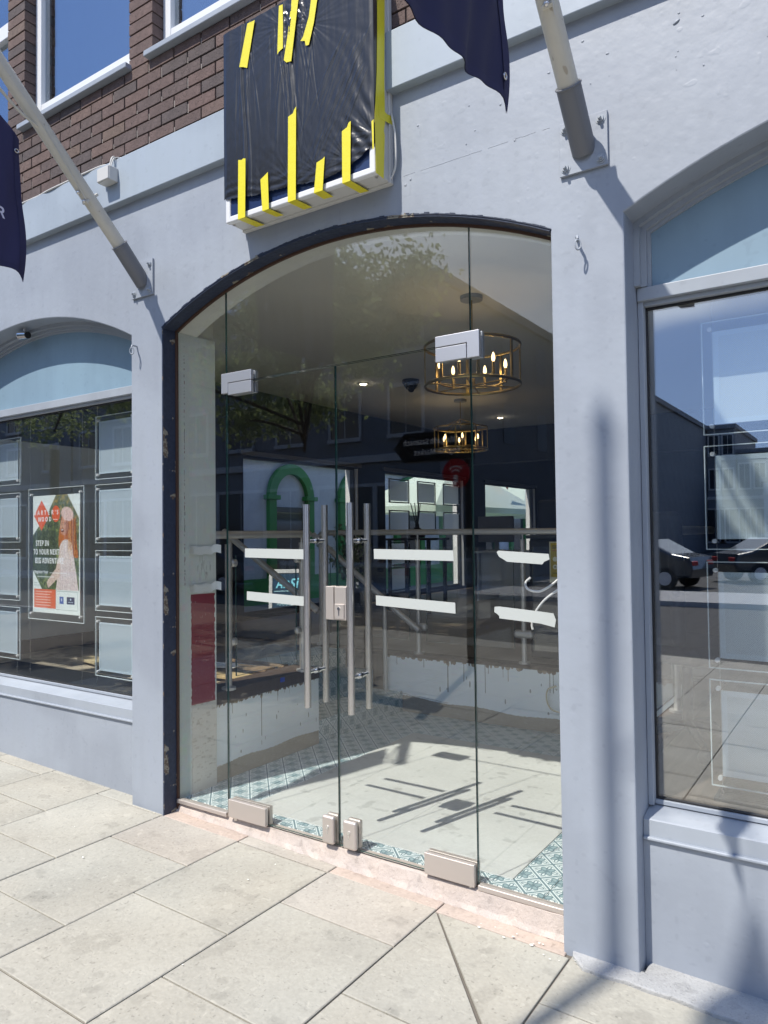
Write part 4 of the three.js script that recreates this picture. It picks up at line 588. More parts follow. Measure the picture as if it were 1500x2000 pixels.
{
  const b = thing('junction_box', 'white junction box with a cable on the band under the bricks', 'junction box', [-3.775, 3.82, 0.046]);
  part(b, 'body', uvm(rbox(-3.835, -3.722, 3.776, 3.862, 0.046, 0.11, 0.006, 3)), M.whitePlastic); part(b, 'lid', uvm(rbox(-3.832, -3.725, 3.779, 3.859, 0.108, 0.116, 0.004)), M.whitePlastic);
  part(b, 'gland', cyl([-3.85, 3.82, 0.075], [-3.83, 3.82, 0.075], 0.013), M.whitePlastic); part(b, 'gland', cyl([-3.765, 3.86, 0.075], [-3.765, 3.88, 0.075], 0.012), M.whitePlastic);
  solo('cable', tube([[-3.765, 3.875, 0.075], [-3.76, 3.935, 0.06], [-3.775, 3.95, 0.03], [-3.82, 3.93, 0.02], [-3.9, 3.937, 0.03], [-4.05, 3.926, 0.05], [-4.2, 3.934, 0.04], [-4.45, 3.925, 0.05], [-4.6, 3.936, 0.03], [-4.8, 3.922, 0.05], [-5.1, 3.935, 0.03], [-5.5, 3.93, 0.04], [-6.4, 3.93, 0.04]], 0.006, 160, 6), M.whitePlastic, 'white cable running along the foot of the brick wall', 'cable', [-3.77, 3.93, 0.05]);
  solo('cable', tube([[-3.752, 3.875, 0.075], [-3.745, 3.93, 0.055], [-3.73, 3.94, 0.02], [-3.6, 3.931, 0.02], [-3.3, 3.928, 0.01], [-2.72, 3.93, 0.01]], 0.004, 60, 6), M.whitePlastic, 'thin white cable from the junction box towards the wrapped sign', 'cable', [-3.74, 3.93, 0.05]);
  const s = thing('spotlight', 'small silver spotlight under the left window arch', 'spotlight', [-4.95, 3.1, -0.07]);
  part(s, 'stem', cyl([-4.94, 3.14, -0.08], [-4.95, 3.095, -0.075], 0.01), M.steel); part(s, 'head', merge([cyl([-4.98, 3.082, -0.07], [-4.9, 3.074, -0.075], 0.032, 0.026, 24), sph(-4.98, 3.082, -0.07, 0.031)]), M.chrome); part(s, 'lamp_glass', cyl([-4.9, 3.074, -0.075], [-4.894, 3.0735, -0.0755], 0.023), M.dark);
}
// white cables sticking out at the right jamb, inside
solo('cable', tube([[-1.243, 1.462, -0.2], [-1.262, 1.44, -0.19], [-1.25, 1.415, -0.18], [-1.2, 1.405, -0.18], [-1.15, 1.428, -0.18], [-1.11, 1.462, -0.2], [-1.06, 1.475, -0.22]], 0.0052, 50), M.white, 'upper white cable with a hooked end inside the right door jamb', 'cable', [-1.06, 1.47, -0.2]);
solo('cable', tube([[-1.05, 1.445, -0.2], [-1.12, 1.41, -0.18], [-1.18, 1.36, -0.17], [-1.218, 1.3, -0.165], [-1.226, 1.262, -0.165], [-1.222, 1.245, -0.165]], 0.0052, 50), M.white, 'lower white cable curving down over the tape at the right jamb', 'cable', [-1.05, 1.44, -0.2]);
solo('cable', tube([[-2.03, 0.5, -2.53], [-2.09, 0.47, -2.52], [-2.1, 0.4, -2.51], [-2.06, 0.33, -2.5], [-1.98, 0.31, -2.51]], 0.006, 40), std({ color: col(0.6, 0.53, 0.36), roughness: 0.5 }), 'loop of cream cable coming out of the stained low wall', 'cable', [-2.03, 0.4, -2.53]);
solo('tape_blob', uvm(rbox(-3.405, -3.396, 0.652, 0.682, -1.04, -1.0, 0.003)), std({ color: col(0.02, 0.06, 0.4), roughness: 0.6 }), 'tiny blue bit of tape on the timber edge of the left low wall', 'tape', [-3.4, 0.66, -1.02]);

// ------------------------------------------------------------------ window displays: clear holders hung on wires
const HZ = -0.35;
const paperPlain = std({ color: col(0.44, 0.5, 0.545), roughness: 0.65 });
const meshTex = dataTex(256, 256, (u, v) => { const a = Math.cos(u * Math.PI * 2 * 32), b = Math.cos(v * Math.PI * 2 * 32), k = 0.82 - 0.3 * step(a * b, 0.2, 0.8); return [k, k * 1.02, k * 1.02]; });
const paperMesh = std({ color: col(0.66, 0.72, 0.75), map: rep(meshTex, 0.26), roughness: 0.6 });
const frameSilver = std({ color: col(0.55, 0.63, 0.68), roughness: 0.45 });
function holder(x0, x1, y0, y1, z, label, group, insert, ins = 0.035, frame = 0.012, ax = 'z', base = 'display_holder') {
  const t = thing(base, label, 'display holder', [(x0 + x1) / 2, (y0 + y1) / 2, z], group), e = 0.003;
  part(t, 'cover', box(x0, x1, y0, y1, z + 0.004, z + 0.0065), M.acrylic);
  part(t, 'cover_edge', merge([box(x0 - e, x0, y0, y1, z - 0.004, z + 0.0065), box(x1, x1 + e, y0, y1, z - 0.004, z + 0.0065), box(x0 - e, x1 + e, y0 - e, y0, z - 0.004, z + 0.0065), box(x0 - e, x1 + e, y1, y1 + e, z - 0.004, z + 0.0065)]), M.acrylicEdge);
  const i = part(t, 'insert', insert.transmission ? new THREE.PlaneGeometry(x1 - x0 - 2 * ins, y1 - y0 - 2 * ins).translate((x0 + x1) / 2, (y0 + y1) / 2, z) : box(x0 + ins, x1 - ins, y0 + ins, y1 - ins, z - 0.004, z), insert);
  const u = []; { const p = i.geometry.attributes.position, n = i.geometry.attributes.normal; for (let k = 0; k < p.count; k++) u.push(p.getX(k), p.getY(k)); if (insert !== M.poster) i.geometry.setAttribute('uv', new THREE.Float32BufferAttribute(u, 2)); }
  if (frame) part(t, 'light_border', merge([box(x0 + ins, x0 + ins + frame, y0 + ins, y1 - ins, z, z + 0.002), box(x1 - ins - frame, x1 - ins, y0 + ins, y1 - ins, z, z + 0.002), box(x0 + ins + frame, x1 - ins - frame, y0 + ins, y0 + ins + frame, z, z + 0.002), box(x0 + ins + frame, x1 - ins - frame, y1 - ins - frame, y1 - ins, z, z + 0.002)]), frameSilver);
  for (const x of [x0 + ins * 0.75, x1 - ins * 0.75]) for (const y of [y0 + ins * 0.8, y1 - ins * 0.8]) part(t, 'wire_clip', cyl([x, y, z - 0.008], [x, y, z + 0.014], 0.0085, 0.0085, 16), M.white);
  return t;
}
const wires = (xs, y0, y1, z, where) => xs.forEach((x, i) => { const w = thing('hanging_wire', `thin steel wire, ${['first', 'second', 'third', 'fourth'][i]} from the left, ${where}`, 'wire', [x, y0, z], 'wires carrying the display holders'); part(w, 'wire', cyl([x, y0, z - 0.009], [x, y1, z - 0.009], 0.0011, 0.0011, 6), M.steel); part(w, 'peg', cyl([x, y0, z - 0.009], [x, y0 + 0.05, z - 0.009], 0.006, 0.006, 12), M.chrome); });
{
  const ord = ['top', 'second', 'third', 'lowest'], gL = 'blank display holders in the left window';
  [[2.07, 2.43], [1.625, 2.0], [1.178, 1.565], [0.727, 1.12]].forEach(([a, b], i) => holder(-5.98, -5.468, a, b, HZ, `blank pale display holder, ${ord[i]} in the column left of the poster`, gL, paperPlain));
  [[2.058, 2.492], [1.617, 2.015], [1.15, 1.56], [0.703, 1.103]].forEach(([a, b], i) => holder(-4.513, -4.085, a, b, HZ, `blank pale display holder, ${ord[i]} in the column right of the poster`, gL, paperPlain));
  wires([-5.52, -5.345, -4.69, -4.515], 0.62, 2.72, HZ, 'in the left shop window');
  const gR = 'light panels in the right window', oR = ['topmost', 'second from the top', 'third from the top', 'lowest'];
  [[2.035, 2.477], [1.583, 1.986], [1.119, 1.53], [0.664, 1.07]].forEach(([a, b], i) => holder(-0.562, 0.02, a, b, HZ, `dotted light panel in a clear holder, ${oR[i]} behind the right window`, gR, paperMesh, 0.038, 0.02));
  [[2.035, 2.477], [1.583, 1.986], [1.119, 1.53], [0.664, 1.07]].forEach(([a, b], i) => holder(0.12, 0.7, a, b, HZ, `dotted light panel, ${oR[i]} in the second column of the right window`, gR, paperMesh, 0.038, 0.02));
  wires([-0.528, 0.15], 0.6, 2.72, HZ, 'in the right shop window');
  // poster
  M.poster = std({ color: col(0.95, 0.95, 0.95), roughness: 0.55, map: canvasTex(590, 855, (c, w, h) => {
    const R = rng(51); c.fillStyle = '#f2f7f2'; c.fillRect(0, 0, w, h);
    c.save(); c.beginPath(); c.moveTo(w * 0.5, 0); c.lineTo(w * 0.74, 0); c.lineTo(w * 0.98, h * 0.2); c.lineTo(w * 0.98, h * 0.8); c.lineTo(w * 0.2, h * 0.8); c.lineTo(0, h * 0.64); c.lineTo(0, h * 0.34); c.lineTo(w * 0.34, h * 0.14); c.closePath(); c.clip();
    c.fillStyle = '#5f6b4a'; c.fillRect(0, 0, w, h); for (let i = 0; i < 2600; i++) { const x = R() * w, y = R() * h, top = y < h * 0.2 && x > w * 0.4; c.fillStyle = top ? ['#b39a55', '#8a8470', '#d8b56a', '#6f7a74'][Math.floor(R() * 4)] : ['#4c5a3c', '#7f8f4b', '#2f3b33', '#a9b36a', '#566655', '#98a07e'][Math.floor(R() * 6)]; c.globalAlpha = 0.55; c.beginPath(); c.ellipse(x, y, 3 + R() * 14, 3 + R() * 9, R() * 6, 0, 7); c.fill(); }
    c.globalAlpha = 1; c.fillStyle = '#3d4640'; c.globalAlpha = 0.5; c.fillRect(0, h * 0.3, w * 0.5, h * 0.36); c.globalAlpha = 1;
    // woman in a pale beret and pale dress
    c.fillStyle = '#c8743a'; c.beginPath(); c.moveTo(w * 0.66, h * 0.16); c.bezierCurveTo(w * 0.95, h * 0.12, w * 0.9, h * 0.36, w * 0.97, h * 0.52); c.bezierCurveTo(w * 0.9, h * 0.56, w * 0.86, h * 0.5, w * 0.8, h * 0.44); c.lineTo(w * 0.56, h * 0.44); c.bezierCurveTo(w * 0.54, h * 0.34, w * 0.6, h * 0.26, w * 0.62, h * 0.18); c.fill();
    for (let i = 0; i < 90; i++) { c.strokeStyle = ['#e39a52', '#a4562a', '#8a4523', '#efb06a'][i % 4]; c.lineWidth = 2.4; const x = w * (0.76 + 0.16 * R()); c.beginPath(); c.moveTo(x, h * 0.2); c.bezierCurveTo(x + 14, h * 0.3, x - 22, h * 0.38, x + 24 * R(), h * (0.46 + 0.08 * R())); c.stroke(); }
    c.fillStyle = '#ecd9d4'; c.beginPath(); c.moveTo(w * 0.58, h * 0.44); c.bezierCurveTo(w * 0.62, h * 0.36, w * 0.78, h * 0.36, w * 0.84, h * 0.42); c.lineTo(w * 0.97, h * 0.8); c.lineTo(w * 0.5, h * 0.8); c.bezierCurveTo(w * 0.56, h * 0.64, w * 0.56, h * 0.52, w * 0.58, h * 0.44); c.fill();
    c.fillStyle = '#e6cbbd'; c.beginPath(); c.moveTo(w * 0.6, h * 0.46); c.lineTo(w * 0.5, h * 0.62); c.lineTo(w * 0.3, h * 0.74); c.lineTo(w * 0.34, h * 0.79); c.lineTo(w * 0.6, h * 0.68); c.fill(); c.fillStyle = '#d8c4c6'; for (let i = 0; i < 9; i++) c.fillRect(w * (0.6 + 0.035 * i), h * 0.58, 5, h * 0.22);
    c.fillStyle = '#d99d80'; c.beginPath(); c.ellipse(w * 0.675, h * 0.265, w * 0.085, h * 0.078, 0.15, 0, 7); c.fill(); c.fillStyle = '#7b3f33'; c.beginPath(); c.ellipse(w * 0.64, h * 0.302, w * 0.034, h * 0.014, 0.1, 0, 7); c.fill(); c.fillStyle = '#fff'; c.fillRect(w * 0.618, h * 0.293, w * 0.045, h * 0.008); c.fillStyle = '#3a2620'; c.beginPath(); c.ellipse(w * 0.63, h * 0.25, 6, 4, 0, 0, 7); c.ellipse(w * 0.69, h * 0.247, 6, 4, 0, 0, 7); c.fill();
    for (let i = 0; i < 240; i++) { const t = R(), yy = h * lerp(0.4, 0.79, t), xx = w * lerp(0.56, lerp(0.84, 0.96, t), R()); c.strokeStyle = R() < 0.5 ? 'rgba(206,178,172,0.35)' : 'rgba(255,244,240,0.4)'; c.lineWidth = 1 + R() * 4; c.beginPath(); c.moveTo(xx, yy); c.lineTo(xx + 8 * (R() - 0.3), yy + 14 + 40 * R()); c.stroke(); }
    for (let i = 0; i < 130; i++) { const x = w * (0.6 + 0.34 * R()), y = h * (0.2 + 0.1 * R()), rgt = x > w * 0.76; if (!rgt) continue; c.strokeStyle = ['#f0b878', '#7c3a1c', '#d98442', '#5f2a18'][i % 4]; c.globalAlpha = 0.6; c.lineWidth = 1.5 + 1.5 * R(); c.beginPath(); c.moveTo(x, y); c.bezierCurveTo(x + 20, y + 70, x - 20, y + 110, x + 30 * (R() - 0.3), y + 150 + 60 * R()); c.stroke(); c.globalAlpha = 1; }
    c.fillStyle = 'rgba(120,60,45,0.35)'; c.beginPath(); c.ellipse(w * 0.735, h * 0.275, w * 0.03, h * 0.07, 0.1, 0, 7); c.fill(); c.fillStyle = 'rgba(255,220,195,0.5)'; c.beginPath(); c.ellipse(w * 0.645, h * 0.265, w * 0.025, h * 0.022, 0, 0, 7); c.fill(); c.strokeStyle = '#8d4f3c'; c.lineWidth = 3; c.beginPath(); c.moveTo(w * 0.652, h * 0.25); c.lineTo(w * 0.638, h * 0.281); c.lineTo(w * 0.655, h * 0.284); c.stroke(); c.beginPath(); c.moveTo(w * 0.615, h * 0.238); c.lineTo(w * 0.645, h * 0.236); c.moveTo(w * 0.675, h * 0.235); c.lineTo(w * 0.71, h * 0.238); c.stroke();
    c.fillStyle = '#ecc9c0'; c.beginPath(); c.ellipse(w * 0.74, h * 0.165, w * 0.13, h * 0.058, 0.25, 0, 7); c.fill();
    { const im = c.getImageData(0, 0, w, h).data; for (let i = 0; i < 9000; i++) { const x = Math.floor(R() * w), y = Math.floor(R() * h * 0.8), o = (y * w + x) * 4, f = 1 + (R() - 0.5) * 0.42; c.fillStyle = `rgba(${Math.min(255, im[o] * f) | 0},${Math.min(255, im[o + 1] * f) | 0},${Math.min(255, im[o + 2] * f * 0.98) | 0},0.6)`; c.beginPath(); c.ellipse(x + (R() - 0.5) * 9, y + (R() - 0.5) * 9, 1.5 + R() * 5, 1 + R() * 4, R() * 6, 0, 7); c.fill(); } } c.restore();
    c.fillStyle = '#ee6a3f'; const dia = (x, y, a, b) => { c.beginPath(); c.moveTo(x, y - b); c.lineTo(x + a, y); c.lineTo(x, y + b); c.lineTo(x - a, y); c.fill(); }; dia(w * 0.19, h * 0.17, w * 0.17, h * 0.13); c.beginPath(); c.ellipse(w * 0.5, h * 0.16, w * 0.085, h * 0.07, 0, 0, 7); c.fill();
    c.fillStyle = '#fff'; c.font = 'bold 46px sans-serif'; let lx = w * 0.02; for (const ch of "BARTER'S") { c.fillText(ch, lx, h * 0.165); lx += ch === "'" ? 22 : 45; } lx = w * 0.11; for (const ch of 'WOOD') { c.fillText(ch, lx, h * 0.222); lx += 47; } c.fillRect(w * 0.44, h * 0.205, w * 0.1, 4);
    c.font = 'bold 55px sans-serif'; c.save(); c.scale(0.86, 1); c.fillText('STEP IN', w * 0.07, h * 0.43); c.fillText('TO YOUR NEXT', w * 0.01, h * 0.505); c.fillText('BIG ADVENTURE', w * 0.05, h * 0.58); c.restore();
    c.font = 'bold 28px sans-serif'; c.fillText('Register Your', w * 0.03, h * 0.665); c.globalAlpha = 0.7; c.fillRect(w * 0.37, h * 0.655, w * 0.36, 7); c.fillRect(w * 0.1, h * 0.69, w * 0.36, 7); c.globalAlpha = 1;
    c.fillStyle = '#b9c4c0'; c.fillRect(w * 0.03, h * 0.745, w * 0.07, 5); c.fillRect(w * 0.02, h * 0.765, w * 0.13, 5);
    c.fillStyle = '#ef7a54'; c.fillRect(w * 0.03, h * 0.8, w * 0.47, h * 0.16); c.fillStyle = 'rgba(255,240,230,0.8)'; for (let i = 0; i < 6; i++) c.fillRect(w * 0.06, h * (0.818 + 0.023 * i), w * (0.36 - 0.06 * R()), 5);
    c.strokeStyle = '#5c7a74'; c.lineWidth = 2; c.strokeRect(w * 0.5, h * 0.81, w * 0.45, h * 0.155); c.fillStyle = '#4c66ae'; c.fillRect(w * 0.58, h * 0.855, w * 0.085, h * 0.06); c.fillStyle = '#2b3b5c'; c.fillRect(w * 0.73, h * 0.855, w * 0.16, h * 0.06); c.fillStyle = '#cdd8e8'; c.beginPath(); c.arc(w * 0.81, h * 0.875, 8, 0, 7); c.fill(); c.fillRect(w * 0.76, h * 0.896, w * 0.1, 4); c.fillRect(w * 0.61, h * 0.87, w * 0.025, 20);
  }) });
  holder(-5.345, -4.652, 1.05, 2.018, HZ, 'tall poster with orange diamond and woman in pale beret, left window', null, M.poster, 0.05, 0, 'z', 'poster');
}
// floor grilles along both windows, loose boards on the floor behind the left one
for (const [a, b, l, z0] of [[-6.0, -3.7, 'dark ribbed floor grille inside the left shop window', -0.62], [-0.55, 1.5, 'dark ribbed floor grille inside the right shop window', -0.72]]) {
  const g = thing('floor_grille', l, 'grille', [(a + b) / 2, UP, -0.45]); part(g, 'frame', merge([box(a, b, UP + 0.001, UP + 0.012, -0.3, -0.285), box(a, b, UP + 0.001, UP + 0.012, z0, z0 + 0.015), box(a, a + 0.015, UP + 0.001, UP + 0.012, z0, -0.3), box(b - 0.015, b, UP + 0.001, UP + 0.012, z0, -0.3)]), M.post);
  const s = []; for (let z = z0 + 0.025; z < -0.305; z += 0.02) s.push(box(a + 0.015, b - 0.015, UP + 0.001, UP + 0.009, z, z + 0.008)); part(g, 'ribs', merge(s), M.post, null, 'stuff');
}
{
  const R = rng(61), rows = [[-4.7, -3.655, -0.7, -0.84, 0, 'pale loose floorboard lying nearest the grille'], [-4.55, -3.66, -0.9, -1.06, 0.05, 'yellowish loose floorboard, second behind the grille'], [-5.2, -3.7, -1.08, -1.2, 0.12, 'brown loose floorboard, askew on the window floor'], [-4.5, -3.65, -1.22, -1.34, -0.04, 'wide yellowish board beside the timber edge'], [-5.5, -4.75, -0.78, -0.92, -0.2, 'short pale board at the left of the loose floorboards'], [-4.3, -3.7, -1.36, -1.41, 0.02, 'narrow brown board farthest from the window']];
  rows.forEach(([a, b, z1, z0, r, l], i) => { const x = (a + b) / 2, z = (z0 + z1) / 2; const m = solo('floorboard', uvm(rbox(-(b - a) / 2, (b - a) / 2, 0, 0.02, -(z1 - z0) / 2, (z1 - z0) / 2, 0.003), i, i * 0.7), M.boards[[3, 0, 2, 1, 3, 2][i]], l, 'board', [0, 0, 0], 'loose floorboards in the left window'); m.position.set(x, UP + 0.002 + (i % 3) * 0.021, z); m.rotation.y = r; });
  for (const [x, z, r, n, l] of [[-4.75, -1.05, 0.35, 0, 'white plastic strip lying across the loose floorboards'], [-4.3, -0.98, 0.28, 1, 'second white strip on the floorboards, nearer the left pier']]) { const t = solo('white_strip', uvm(merge([rbox(-0.4, 0.4, 0, 0.006, -0.03, 0.03, 0.002), rbox(-0.4, 0.4, 0.006, 0.03, -0.03, -0.025, 0.001)])), M.white, l, 'strip', [0, 0, 0]); t.position.set(x, UP + 0.07, z); t.rotation.y = r; }
}

// ------------------------------------------------------------------ ceiling fittings
const lampLight = (parent, x, y, z, power, c, d = 0) => { const v = offset(parent), l = new THREE.PointLight(c, power, 0, 2); l.position.set(x - v.x, y - v.y, z - v.z); l.castShadow = true; l.shadow.radius = 0.4; parent.add(l); };
function chandelier(cx, cz) {
  const t = thing('chandelier', 'brass drum cage chandelier with lit candle bulbs nearest the doors', 'chandelier', [cx, 3.45, cz], 'brass drum cage chandeliers'), R0 = 0.36, yb = 2.77, yt = 3.065;
  const hoop = (r, y, w = 0.009) => new THREE.TorusGeometry(r, w, 8, 64).scale(1, 1, 1.4).rotateX(Math.PI / 2).translate(cx, y, cz);
  part(t, 'top_ring', hoop(R0, yt), M.brass); part(t, 'bottom_ring', hoop(R0, yb), M.brass); part(t, 'inner_ring', hoop(0.25, yb + 0.03, 0.006), M.brass);
  for (let i = 0; i < 8; i++) { const a = (i / 8) * Math.PI * 2 + 0.2, x = cx + R0 * Math.cos(a), z = cz + R0 * Math.sin(a); part(t, 'bar', box(-0.011, 0.011, yb, yt, -0.005, 0.005).rotateY(-a + Math.PI / 2).translate(x, 0, z), M.brass); }
  for (let i = 0; i < 3; i++) { const a = (i / 3) * Math.PI + 0.2; part(t, 'cross_arm', cyl([cx + R0 * Math.cos(a), yb, cz + R0 * Math.sin(a)], [cx - R0 * Math.cos(a), yb, cz - R0 * Math.sin(a)], 0.006), M.brass); }
  for (let i = 0; i < 6; i++) { const a = (i / 6) * Math.PI * 2 + 0.45, x = cx + 0.25 * Math.cos(a), z = cz + 0.25 * Math.sin(a); const c = part(t, 'candle', cyl([x, yb + 0.02, z], [x, yb + 0.13, z], 0.011), M.brass); const b = part(c, 'bulb', new THREE.LatheGeometry([[0, 0], [0.009, 0.004], [0.014, 0.022], [0.012, 0.045], [0.005, 0.066], [0, 0.072]].map((p) => new THREE.Vector2(...p)), 14).translate(x, yb + 0.13, z), M.bulb); lampLight(b, x, yb + 0.16, z, 0.02, col(1, 0.72, 0.4)); }
  part(t, 'stem', cyl([cx, yt, cz], [cx, 3.43, cz], 0.007), M.brass); part(t, 'hub', cyl([cx, yb - 0.01, cz], [cx, yb + 0.05, cz], 0.02), M.brass); part(t, 'canopy', cyl([cx, 3.42, cz], [cx, 3.45, cz], 0.085), M.trim);
  for (let i = 0; i < 3; i++) { const a = (i / 3) * Math.PI * 2; part(t, 'strut', cyl([cx + R0 * Math.cos(a), yt, cz + R0 * Math.sin(a)], [cx, yt + 0.12, cz], 0.0045), M.brass); }
  return t;
}
const ch = chandelier(-2.52, -2.2); twin(ch, [-4.64, 3.45, -6], 'brass drum cage chandelier with lit candle bulbs farther inside the shop', 0.5);
const dl = thing('downlight', 'small round ceiling downlight, lit, left of the nearer chandelier', 'downlight', [-5.06, 3.45, -4.34], 'recessed downlights');
part(dl, 'rim', new THREE.TorusGeometry(0.05, 0.008, 8, 28).rotateX(Math.PI / 2).translate(-5.06, 3.449, -4.34), M.white); { const l = part(dl, 'lamp', cyl([-5.06, 3.435, -4.34], [-5.06, 3.449, -4.34], 0.043), M.led); lampLight(l, -5.06, 3.425, -4.34, 0.03, col(1, 0.86, 0.65)); }
twin(dl, [-4.86, 3.45, -7.74], 'small round ceiling downlight, lit, right of the farther chandelier'); 
const cc = thing('security_camera', 'black dome security camera on the ceiling beside the lit downlight', 'camera', [-4.5, 3.45, -4.51]);
part(cc, 'base', cyl([-4.5, 3.41, -4.51], [-4.5, 3.45, -4.51], 0.1), M.dark); part(cc, 'dome', new THREE.SphereGeometry(0.085, 20, 10, 0, Math.PI * 2, Math.PI / 2, Math.PI / 2).translate(-4.5, 3.41, -4.51), M.winDark); part(cc, 'eye', cyl([-4.46, 3.35, -4.45], [-4.44, 3.31, -4.42], 0.035), M.dark);

// ------------------------------------------------------------------ shop interior: side windows with holders, desk, chair, cabinet, plants
SIDEWIN.forEach(([z0, z1], i) => {
  const w = thing('side_window', ['first', 'second', 'third'][i] + ' window in the navy wall to the side street, counted from the doors', 'window', [-6.5, 0.66, (z0 + z1) / 2], 'windows to the side street'), a = z1, b = z0, F = 0.05;
  part(w, 'frame', merge([rbox(-6.52, -6.45, 0.66, 2.64, a, a + F, 0.004), rbox(-6.52, -6.45, 0.66, 2.64, b - F, b, 0.004), rbox(-6.52, -6.45, 2.6, 2.64, a + F, b - F, 0.004), rbox(-6.52, -6.45, 0.66, 0.71, a + F, b - F, 0.004)]), M.post);
  part(w, 'pane', box(-6.495, -6.485, 0.7, 2.61, a + F - 0.01, b - F + 0.01), M.glass);
  part(w, 'jamb_lining', merge([box(-6.62, -6.401, 0.67, 2.62, a + 0.002, a + 0.02)]), M.white);
  part(w, 'head_trim', rbox(-6.4, -6.37, 2.635, 2.69, a - 0.06, b + 0.06, 0.006), M.socket);
});
{
  const thinPaper = new THREE.MeshPhysicalMaterial({ color: col(0.95, 0.97, 0.97), roughness: 0.98, transmission: 0.96, thickness: 0 });
  const proto = holder(-0.3, 0.3, -0.19, 0.19, 0, 'blank sheet holder hung in the second side window, first column, upper row', 'sheet holders in the second side window', thinPaper, 0.03, 0, 'z', 'sheet_holder');
  const borders = part(proto, 'dark_border', merge([box(-0.3, -0.285, -0.19, 0.19, -0.005, 0.008), box(0.285, 0.3, -0.19, 0.19, -0.005, 0.008), box(-0.285, 0.285, 0.175, 0.19, -0.005, 0.008), box(-0.285, 0.285, -0.19, -0.175, -0.005, 0.008)]), M.dark);
  const rows = ['upper', 'second', 'third', 'lowest'], colsN = ['first', 'middle', 'last']; let first = true;
  [[-7.12], [-7.98], [-8.85]].forEach(([z], c) => [2.33, 1.83, 1.33, 0.93].forEach((y, r) => { if (c && r > 1) return; const l = `blank sheet holder in the second side window, ${colsN[c]} column, ${rows[r]} row`; if (first) { proto.position.set(-6.36, y, z); proto.rotation.y = Math.PI / 2; proto.userData.label = l; first = false; } else twin(proto, [-6.36, y, z], l, Math.PI / 2); }));
}
{
  const cab = thing('cabinet', 'black cabinet behind the long balustrade, carrying the yellow notice', 'cabinet', [-2.0, UP, -3.1]);
  part(cab, 'body', uvm(rbox(-2.4, -1.4, UP, 1.6, -3.5, -2.95, 0.01)), M.dark); for (const x of [-2.4, -1.9]) part(cab, 'door', uvm(rbox(x + 0.005, x + 0.495, UP + 0.06, 1.58, -2.95, -2.93, 0.004)), M.dark); part(cab, 'top', uvm(rbox(-2.42, -1.38, 1.6, 1.63, -3.52, -2.92, 0.005)), M.post);
  const nt = thing('notice', 'yellow printed notice on the black cabinet, beside the right jamb', 'notice', [-2.15, 1.5, -2.92]);
  const nm = std({ roughness: 0.7, map: canvasTex(300, 420, (c, w, h) => { c.fillStyle = '#d9d3b0'; c.fillRect(0, 0, w, h); c.fillStyle = '#c2a92c'; c.fillRect(14, 14, w - 28, h - 70); c.fillStyle = '#4d4a2a'; for (const [y, l] of [[40, 120], [60, 110]]) c.fillRect(30, y, l, 10); c.fillStyle = '#c06a3a'; c.fillRect(30, 90, 70, 7); c.fillStyle = '#efe9cf'; for (const [x, y] of [[60, 260], [130, 260], [200, 260], [60, 180], [130, 180]]) { c.beginPath(); c.arc(x, y, 25, 0, 7); c.fill(); } c.fillStyle = '#5d6b3a'; for (const [x, y] of [[60, 260], [130, 260], [200, 260]]) c.fillRect(x - 10, y - 6, 20, 12); c.fillStyle = '#4d4a2a'; c.fillRect(30, 320, 60, 6); c.strokeStyle = '#3b3a2a'; c.lineWidth = 5; c.strokeRect(230, 32, 30, 40); }) });
  const nz = -2.915, g = box(-2.215, -1.98, 1.245, 1.575, nz - 0.004, nz); part(nt, 'sheet', g, nm);
}
{
  const d = thing('desk', 'pale desk with a monitor in the middle of the shop', 'desk', [-4.3, UP, -7.6]);
  part(d, 'top', uvm(rbox(-5.1, -3.4, 1.34, 1.37, -8.0, -7.2, 0.005)), M.greyBoard); for (const x of [-5.06, -3.46]) part(d, 'side_panel', uvm(rbox(x, x + 0.03, UP, 1.34, -7.95, -7.25, 0.003)), M.greyBoard); part(d, 'modesty_panel', uvm(rbox(-5.0, -3.5, 0.75, 1.34, -7.3, -7.28, 0.003)), M.greyBoard);
  const m = thing('monitor', 'grey backed monitor on the pale desk, dim through the glass', 'monitor', [-4.9, 1.37, -7.6]); part(m, 'screen', rbox(-5.2, -4.6, 1.5, 1.9, -7.62, -7.59, 0.01), M.socket); part(m, 'stand', rbox(-4.94, -4.86, 1.38, 1.55, -7.64, -7.62, 0.01), M.socket); part(m, 'foot', rbox(-5.02, -4.78, 1.371, 1.385, -7.72, -7.55, 0.005), M.socket);
  const R = thing('reed_vase', 'small black vase holding thin dark reeds', 'vase', [-5.1, 1.37, -5.6]); const rp = [[0, 0], [0.1, 0.005], [0.11, 0.05], [0.08, 0.1], [0.03, 0.14], [0.025, 0.19]].map((p) => new THREE.Vector2(...p)); part(R, 'vase', new THREE.LatheGeometry(rp, 20).translate(-5.1, 1.59, -5.6), M.dark); const rr = rng(9); for (let i = 0; i < 6; i++) { const a = rr() * 6.3, s = 0.05 + 0.1 * rr(); part(R, 'reed', cyl([-5.1, 1.7, -5.6], [-5.1 + s * Math.cos(a), 2.05, -5.6 + s * Math.sin(a)], 0.006, 0.006, 6), M.dark); }
  const st = thing('plinth_table', 'dark tall side table under the reed vase', 'table', [-5.1, UP, -5.6]); part(st, 'top', rbox(-5.45, -4.75, 1.56, 1.588, -5.85, -5.35, 0.005), M.dark); for (const [x, z] of [[-5.42, -5.82], [-4.82, -5.82], [-5.42, -5.4], [-4.82, -5.4]]) part(st, 'leg', box(x, x + 0.04, UP, 1.56, z, z + 0.04), M.dark);
}
